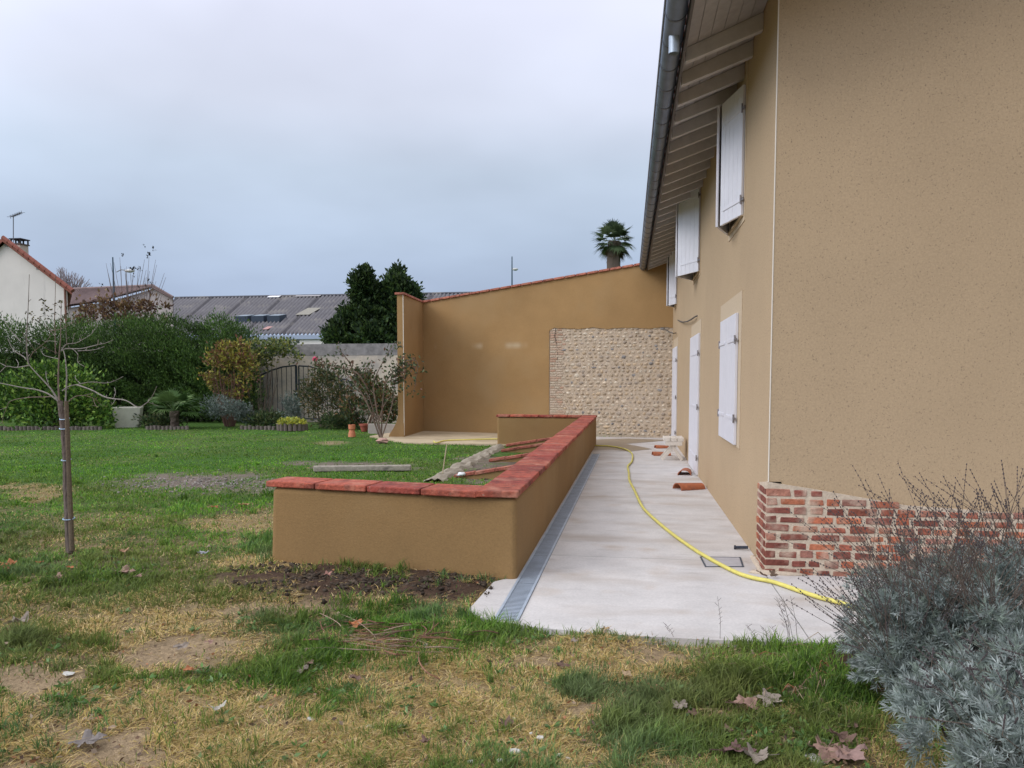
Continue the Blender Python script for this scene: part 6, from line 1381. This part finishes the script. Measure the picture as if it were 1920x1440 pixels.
# ------------------------------------------------------------------ fallen leaves, chips, twigs
def leaf_mesh(s, seed, col):
    r2 = random.Random(seed); n_ = 35; nr = 5; vs = [(0, 0, 0.01)]; cs = []; curl = r2.uniform(0.15, 0.6); axx = r2.uniform(0, 3.14); mb = MB(); ox = r2.uniform(0, 50); LB = [r2.uniform(0.15, 0.62) for _ in range(5)]; LB[0] = 0.6
    for j in range(1, nr + 1):
        for i in range(n_):
            a = 2 * math.pi * i / n_; tw_ = 1 - abs(((a * 5 / (2 * math.pi) + 0.5) % 1) * 2 - 1); lobe = 0.42 + LB[int((a * 5 / (2 * math.pi) + 0.5)) % 5] * tw_ ** 1.1 + 0.12 * (i % 2)
            r_ = s * lobe * j / nr; x, y = r_ * math.cos(a), r_ * math.sin(a) * 0.85; t = (x * math.cos(axx) + y * math.sin(axx)) / s
            z = s * (curl * t * t + 0.30 * mnoise.noise(Vector((x / s * 1.8 + ox, y / s * 1.8, seed))) + 0.06 * math.sin(a * 5) * j / nr)
            vs.append((x * (1 - 0.25 * curl * abs(t)), y, 0.01 + max(-0.008, z)))
    fs = [(0, 1 + i, 1 + (i + 1) % n_) for i in range(n_)]
    for j in range(nr - 1):
        for i in range(n_): fs.append((1 + j * n_ + i, 1 + (j + 1) * n_ + i, 1 + (j + 1) * n_ + (i + 1) % n_, 1 + j * n_ + (i + 1) % n_))
    mb.add(vs, fs, col); mb.tube([(0, 0, 0.012), (s * -0.6, s * 0.05, 0.014), (s * -1.2, 0.1 * s, 0.02)], s * 0.022, 4, col=tuple(c * 0.7 for c in col)); return mb
BRN_, PNK, ORG, GRY = (0.16, 0.095, 0.07), (0.31, 0.19, 0.145), (0.40, 0.15, 0.06), (0.27, 0.22, 0.175)
LV = [(232, 1078, 62, PNK, 'large pinkish brown dry leaf, biggest of the leaves right of the young tree'), (258, 1088, 34, PNK, 'pinkish dry leaf touching the big pink leaf right of the young tree'), (108, 1086, 34, PNK, 'pale pink upright dry leaf between the young tree and the lawn edge'), (12, 1060, 55, ORG, 'orange dry leaf at the left edge of the lawn'), (8, 1070, 35, (0.35, 0.1, 0.06), 'red brown leaf under the orange one at the left edge'),
      (130, 1071, 24, ORG, 'small tan leaf just below the stake of the young tree'), (72, 1055, 20, ORG, 'small orange leaf left of the young tree base'), (233, 1040, 30, (0.42, 0.24, 0.14), 'curled tan leaf right of the young tree base'), (383, 1043, 30, (0.36, 0.36, 0.38), 'pale grey crumpled leaf left of the low wall'), (392, 1029, 24, (0.38, 0.27, 0.2), 'small tan leaf just above the pale grey crumpled leaf'),
      (400, 953, 24, ORG, 'small russet leaf on the lawn left of the low wall corner'), (458, 951, 24, (0.45, 0.25, 0.13), 'tan leaf on the lawn nearest the left corner of the low wall'), (30, 1170, 60, GRY, 'grey brown leaf at the left frame edge below the green weeds'), (38, 1257 - 70, 26, BRN_, 'small brown leaf beside the grey one at the left edge'), (338, 1224, 40, GRY, 'grey curled leaf on the dry grass of the left foreground'), (390, 1213, 30, PNK, 'small pinkish leaf right of the grey curled leaf'),
      (355, 1266, 36, ORG, 'orange brown leaf on the green patch of the left foreground'), (403, 1338, 46, (0.46, 0.42, 0.35), 'pale folded leaf standing on the straw coloured grass'), (572, 1248, 56, PNK, 'pinkish grey leaf in front of the twig pile, upper of two'), (568, 1262, 48, GRY, 'grey leaf in front of the twig pile, lower of two'), (662, 1279, 46, BRN_, 'dark brown curled leaf below the twig pile'), (170, 1395, 85, (0.22, 0.19, 0.17), 'dark grey rolled leaf on the bare ground at lower left'),
      (945, 1365, 42, BRN_, 'brown pointed leaf on the lawn between the white chips'), (800, 1401, 34, BRN_, 'small dark leaf left of the white chips'), (1052, 1253, 36, BRN_, 'brown leaf on the dry grass below the slab edge'), (1075, 1212, 24, GRY, 'small grey leaf just below the slab edge'), (1136, 1180, 32, (0.36, 0.23, 0.12), 'tan leaf lying on the near edge of the concrete'),
      (1230, 1300, 50, (0.34, 0.17, 0.09), 'tan brown leaf in the grass below the bare soil patch'), (1175, 1276, 30, (0.38, 0.27, 0.16), 'small tan leaf left of the tan brown leaf'), (1390, 1335, 72, PNK, 'large pinkish folded leaf in the lush grass, left of two'), (1440, 1328, 70, GRY, 'large grey brown folded leaf in the lush grass, right of two'), (1366, 1383, 40, BRN_, 'small brown leaf below the two large folded leaves'), (1270, 1340, 52, GRY, 'grey broken leaf left of the large pinkish folded leaf'), (1300, 1350, 34, BRN_, 'small brown leaf beside the grey broken leaf'),
      (1375, 1420, 85, (0.16, 0.085, 0.08), 'dark purple brown long leaf at the bottom edge'), (1425, 1432, 70, GRY, 'grey leaf at the bottom edge right of the dark long leaf'), (1552, 1412, 105, PNK, 'very large pinkish plane leaf at the bottom edge near the lavender'), (1600, 1424, 90, (0.30, 0.19, 0.16), 'large brown plane leaf overlapping the very large pinkish one'), (1570, 1395, 60, BRN_, 'dark brown leaf standing behind the very large pinkish plane leaf'), (1700, 1405, 46, (0.24, 0.10, 0.08), 'reddish brown leaf under the near lavender bush'), (1600, 1370, 36, BRN_, 'small brown leaf in the grass above the large plane leaves'),
      (668, 1180, 50, ORG, 'bright orange leaf caught in the twig pile'), (712, 1056, 26, (0.42, 0.17, 0.12), 'small red leaf on the soil against the low wall'), (612, 1092, 26, (0.35, 0.18, 0.14), 'small pinkish leaf on the dark soil strip')]
for i, (u, v, wpx, c, lbl) in enumerate(LV):
    onpv = (u, v) == (1136, 1180); p = P(u, v, 0.03 if onpv else 0.012); s_ = wpx * 0.43 * p.y / FPX / 0.9
    o = leaf_mesh(s_, i * 3 + 1, c).build('dry_leaf', M['litter']); o.location = Vector((0, 0, 0)); 
    zg = 0.026 if onpv else float(gheight(np.array([p.x]), np.array([p.y]))[0]) + 0.028 + 0.006 * (i % 3)
    o.location = (p.x, p.y, zg); o.rotation_euler = (rnd.uniform(-0.15, 0.15), rnd.uniform(-0.15, 0.15), rnd.uniform(0, 6.28)); tag(o, lbl, 'leaf', 'dry leaves fallen on the lawn')
LP2 = P(1438, 1076, 0.06)
for k, (dx_, rr_, lbl) in enumerate(((-0.05, 0.4, 'brown curled dry leaf lying on the yellow hose by the brick corner, left of two'), (0.045, 1.9, 'brown dry leaf standing up beside the yellow hose by the brick corner, right of two'))):
    o = leaf_mesh(0.055, 91 + k, (0.17, 0.115, 0.08)).build('dry_leaf', M['litter']); o.location = LP2 + Vector((dx_, 0, 0.0)); o.rotation_euler = (0.5 * (k + 0.4) * 1.3, 0.5, rr_); tag(o, lbl, 'leaf', 'dry leaves fallen on the lawn')
# plaster chips
CH = [(967, 1418, 30, 'flat white plaster chip, largest near the bottom edge'), (881, 1432, 22, 'upright white chip at the bottom edge, left of the largest chip'), (694, 1367, 26, 'flat off-white chip on the straw grass, left of two side by side'), (750, 1366, 24, 'greyish chip on the straw grass, right of two side by side'), (1012, 1391, 22, 'thin white chip above the largest chip'), (995, 1382, 9, 'tiny white chip left of the thin one'), (1047, 1427, 14, 'small white chip right of the largest chip'), (1064, 1432, 12, 'small white chip at the bottom edge, rightmost of the row'), (583, 1352, 20, 'pale chip on the straw grass, leftmost of the row'), (798, 1246, 13, 'small pale green white chip below the twigs'), (797, 1213, 12, 'small pale chip among the twigs'), (963, 1352, 9, 'tiny white chip beside the brown pointed leaf'), (130, 1268, 28, 'pale sandy chip on the bare ground at left'), (1530, 1425, 50, 'white paper scrap beside the very large plane leaf'), (937, 1438, 18, 'small white chip cut by the bottom edge')]
for i, (u, v, wpx, lbl) in enumerate(CH):
    p = P(u, v); s_ = wpx * 0.5 * p.y / FPX; zg = float(gheight(np.array([p.x]), np.array([p.y]))[0]) + 0.022; mb = MB(); n_ = 7; ang = sorted(rnd.uniform(0, 6.28) for _ in range(n_)); ang = [2 * math.pi * k / n_ + rnd.uniform(-0.3, 0.3) for k in range(n_)]; rd = [rnd.uniform(0.6, 1.1) for _ in range(n_)]
    tl = rnd.uniform(-0.3, 0.3); mb.add([(p.x + s_ * r_ * math.cos(a), p.y + s_ * 0.8 * r_ * math.sin(a), zg - 0.012) for a, r_ in zip(ang, rd)] + [(p.x + s_ * 0.85 * r_ * math.cos(a), p.y + s_ * 0.68 * r_ * math.sin(a), zg - 0.006 + s_ * tl * math.cos(a)) for a, r_ in zip(ang, rd)], [list(range(n_))[::-1], list(range(n_, 2 * n_))] + [(k, (k + 1) % n_, n_ + (k + 1) % n_, n_ + k) for k in range(n_)])
    o = mb.build('plaster_chip', M['chalk']); tag(o, lbl, 'chip', 'pale chips scattered on the lawn')
mb = MB()
for i in range(46):
    u = rnd.gauss(1500, 60); v = rnd.gauss(1265, 28); p = P(u, v, 0.01); a = rnd.uniform(-2.6, -0.4); L_ = rnd.uniform(0.08, 0.26); q = p + Vector((math.cos(a) * L_ * 0.5, math.sin(a) * L_ * 0.3, rnd.uniform(0.02, 0.09))); e_ = p + Vector((math.cos(a) * L_, math.sin(a) * L_ * 0.6, rnd.uniform(0.0, 0.06)))
    c = rnd.choice(((0.30, 0.13, 0.06), (0.24, 0.16, 0.10), (0.36, 0.27, 0.17))); mb.tube([p, q, e_], [0.003, 0.0024, 0.001], 4, col=c)
tag(mb.build('dry_stems', M['stem']), 'loose tangle of rusty dead stems in the grass left of the lavender', 'dead stems', kind='stuff')
# pile of pruned twigs
mb = MB()
TWG = [[(560, 1210), (590, 1185), (625, 1170), (640, 1150)], [(600, 1150), (625, 1162), (640, 1175), (635, 1188)], [(640, 1152), (670, 1165), (700, 1190), (705, 1202)], [(590, 1178), (640, 1172), (700, 1172), (750, 1178)], [(700, 1205), (730, 1190), (752, 1183)], [(620, 1200), (700, 1212), (770, 1222), (830, 1222)], [(750, 1195), (780, 1200), (800, 1207)], [(770, 1215), (790, 1195), (810, 1180), (815, 1150)], [(800, 1190), (820, 1170), (826, 1165)], [(575, 1215), (573, 1222)], [(600, 1165), (610, 1185), (650, 1192)], [(650, 1190), (720, 1206), (800, 1215)], [(785, 1222), (786, 1240), (800, 1260), (825, 1273)], [(785, 1170), (800, 1180), (790, 1195)], [(660, 1165), (690, 1175), (745, 1176)]]
for j in range(40):
    u = rnd.gauss(700, 70); v = rnd.gauss(1195, 14); a = rnd.uniform(-0.6, 0.6); l_ = rnd.uniform(25, 80); TWG.append([(u, v), (u + l_ * 0.5, v + a * l_ * 0.15 + rnd.uniform(-4, 4)), (u + l_, v + a * l_ * 0.3)])
for tw_ in TWG:
    n_ = len(tw_); f = rnd.uniform(0.7, 1.3); c = rnd.choice(((0.22, 0.11, 0.065), (0.28, 0.20, 0.14), (0.17, 0.09, 0.06))); pts = [P(u, v, 0.03 + 0.05 * math.sin(math.pi * i / max(1, n_ - 1)) * rnd.random()) for i, (u, v) in enumerate(tw_)]
    mb.tube(smooth_path(pts, 3), 0.0032 * rnd.uniform(0.5, 1.4), 5, col=tuple(q * f for q in c))
tag(mb.build('twig_pile', M['stem']), 'pile of reddish pruned twigs on the grass in front of the low wall', 'twigs')
# weeds at the slab edge
mb = MB()
for (u, v, h_, n_) in ((1350, 1203, 0.28, 1), (1265, 1200, 0.1, 1), (1500, 1210, 0.3, 5), (1440, 1208, 0.12, 3), (104, 990, 0.25, 1)):
    for k in range(n_):
        p = P(u + rnd.uniform(-25, 25) * (n_ > 1), v + rnd.uniform(0, 6)); tp_ = p + Vector((rnd.uniform(-0.12, 0.0), 0, h_)); mb.tube([p, p.lerp(tp_, 0.5) + Vector((0.01, 0, 0)), tp_], [0.002, 0.0015, 0.001], 4, col=(0.16, 0.13, 0.11))
        for j in range(6): q = p.lerp(tp_, 0.4 + 0.1 * j); mb.tube([q, q + Vector((rnd.choice((-1, 1)) * 0.02, rnd.uniform(-0.01, 0.01), 0.02))], 0.0012, 4, col=(0.15, 0.12, 0.11))
tag(mb.build('dead_weeds', M['stem']), 'thin dead weed stalks standing along the near slab edge', 'weeds', kind='stuff')
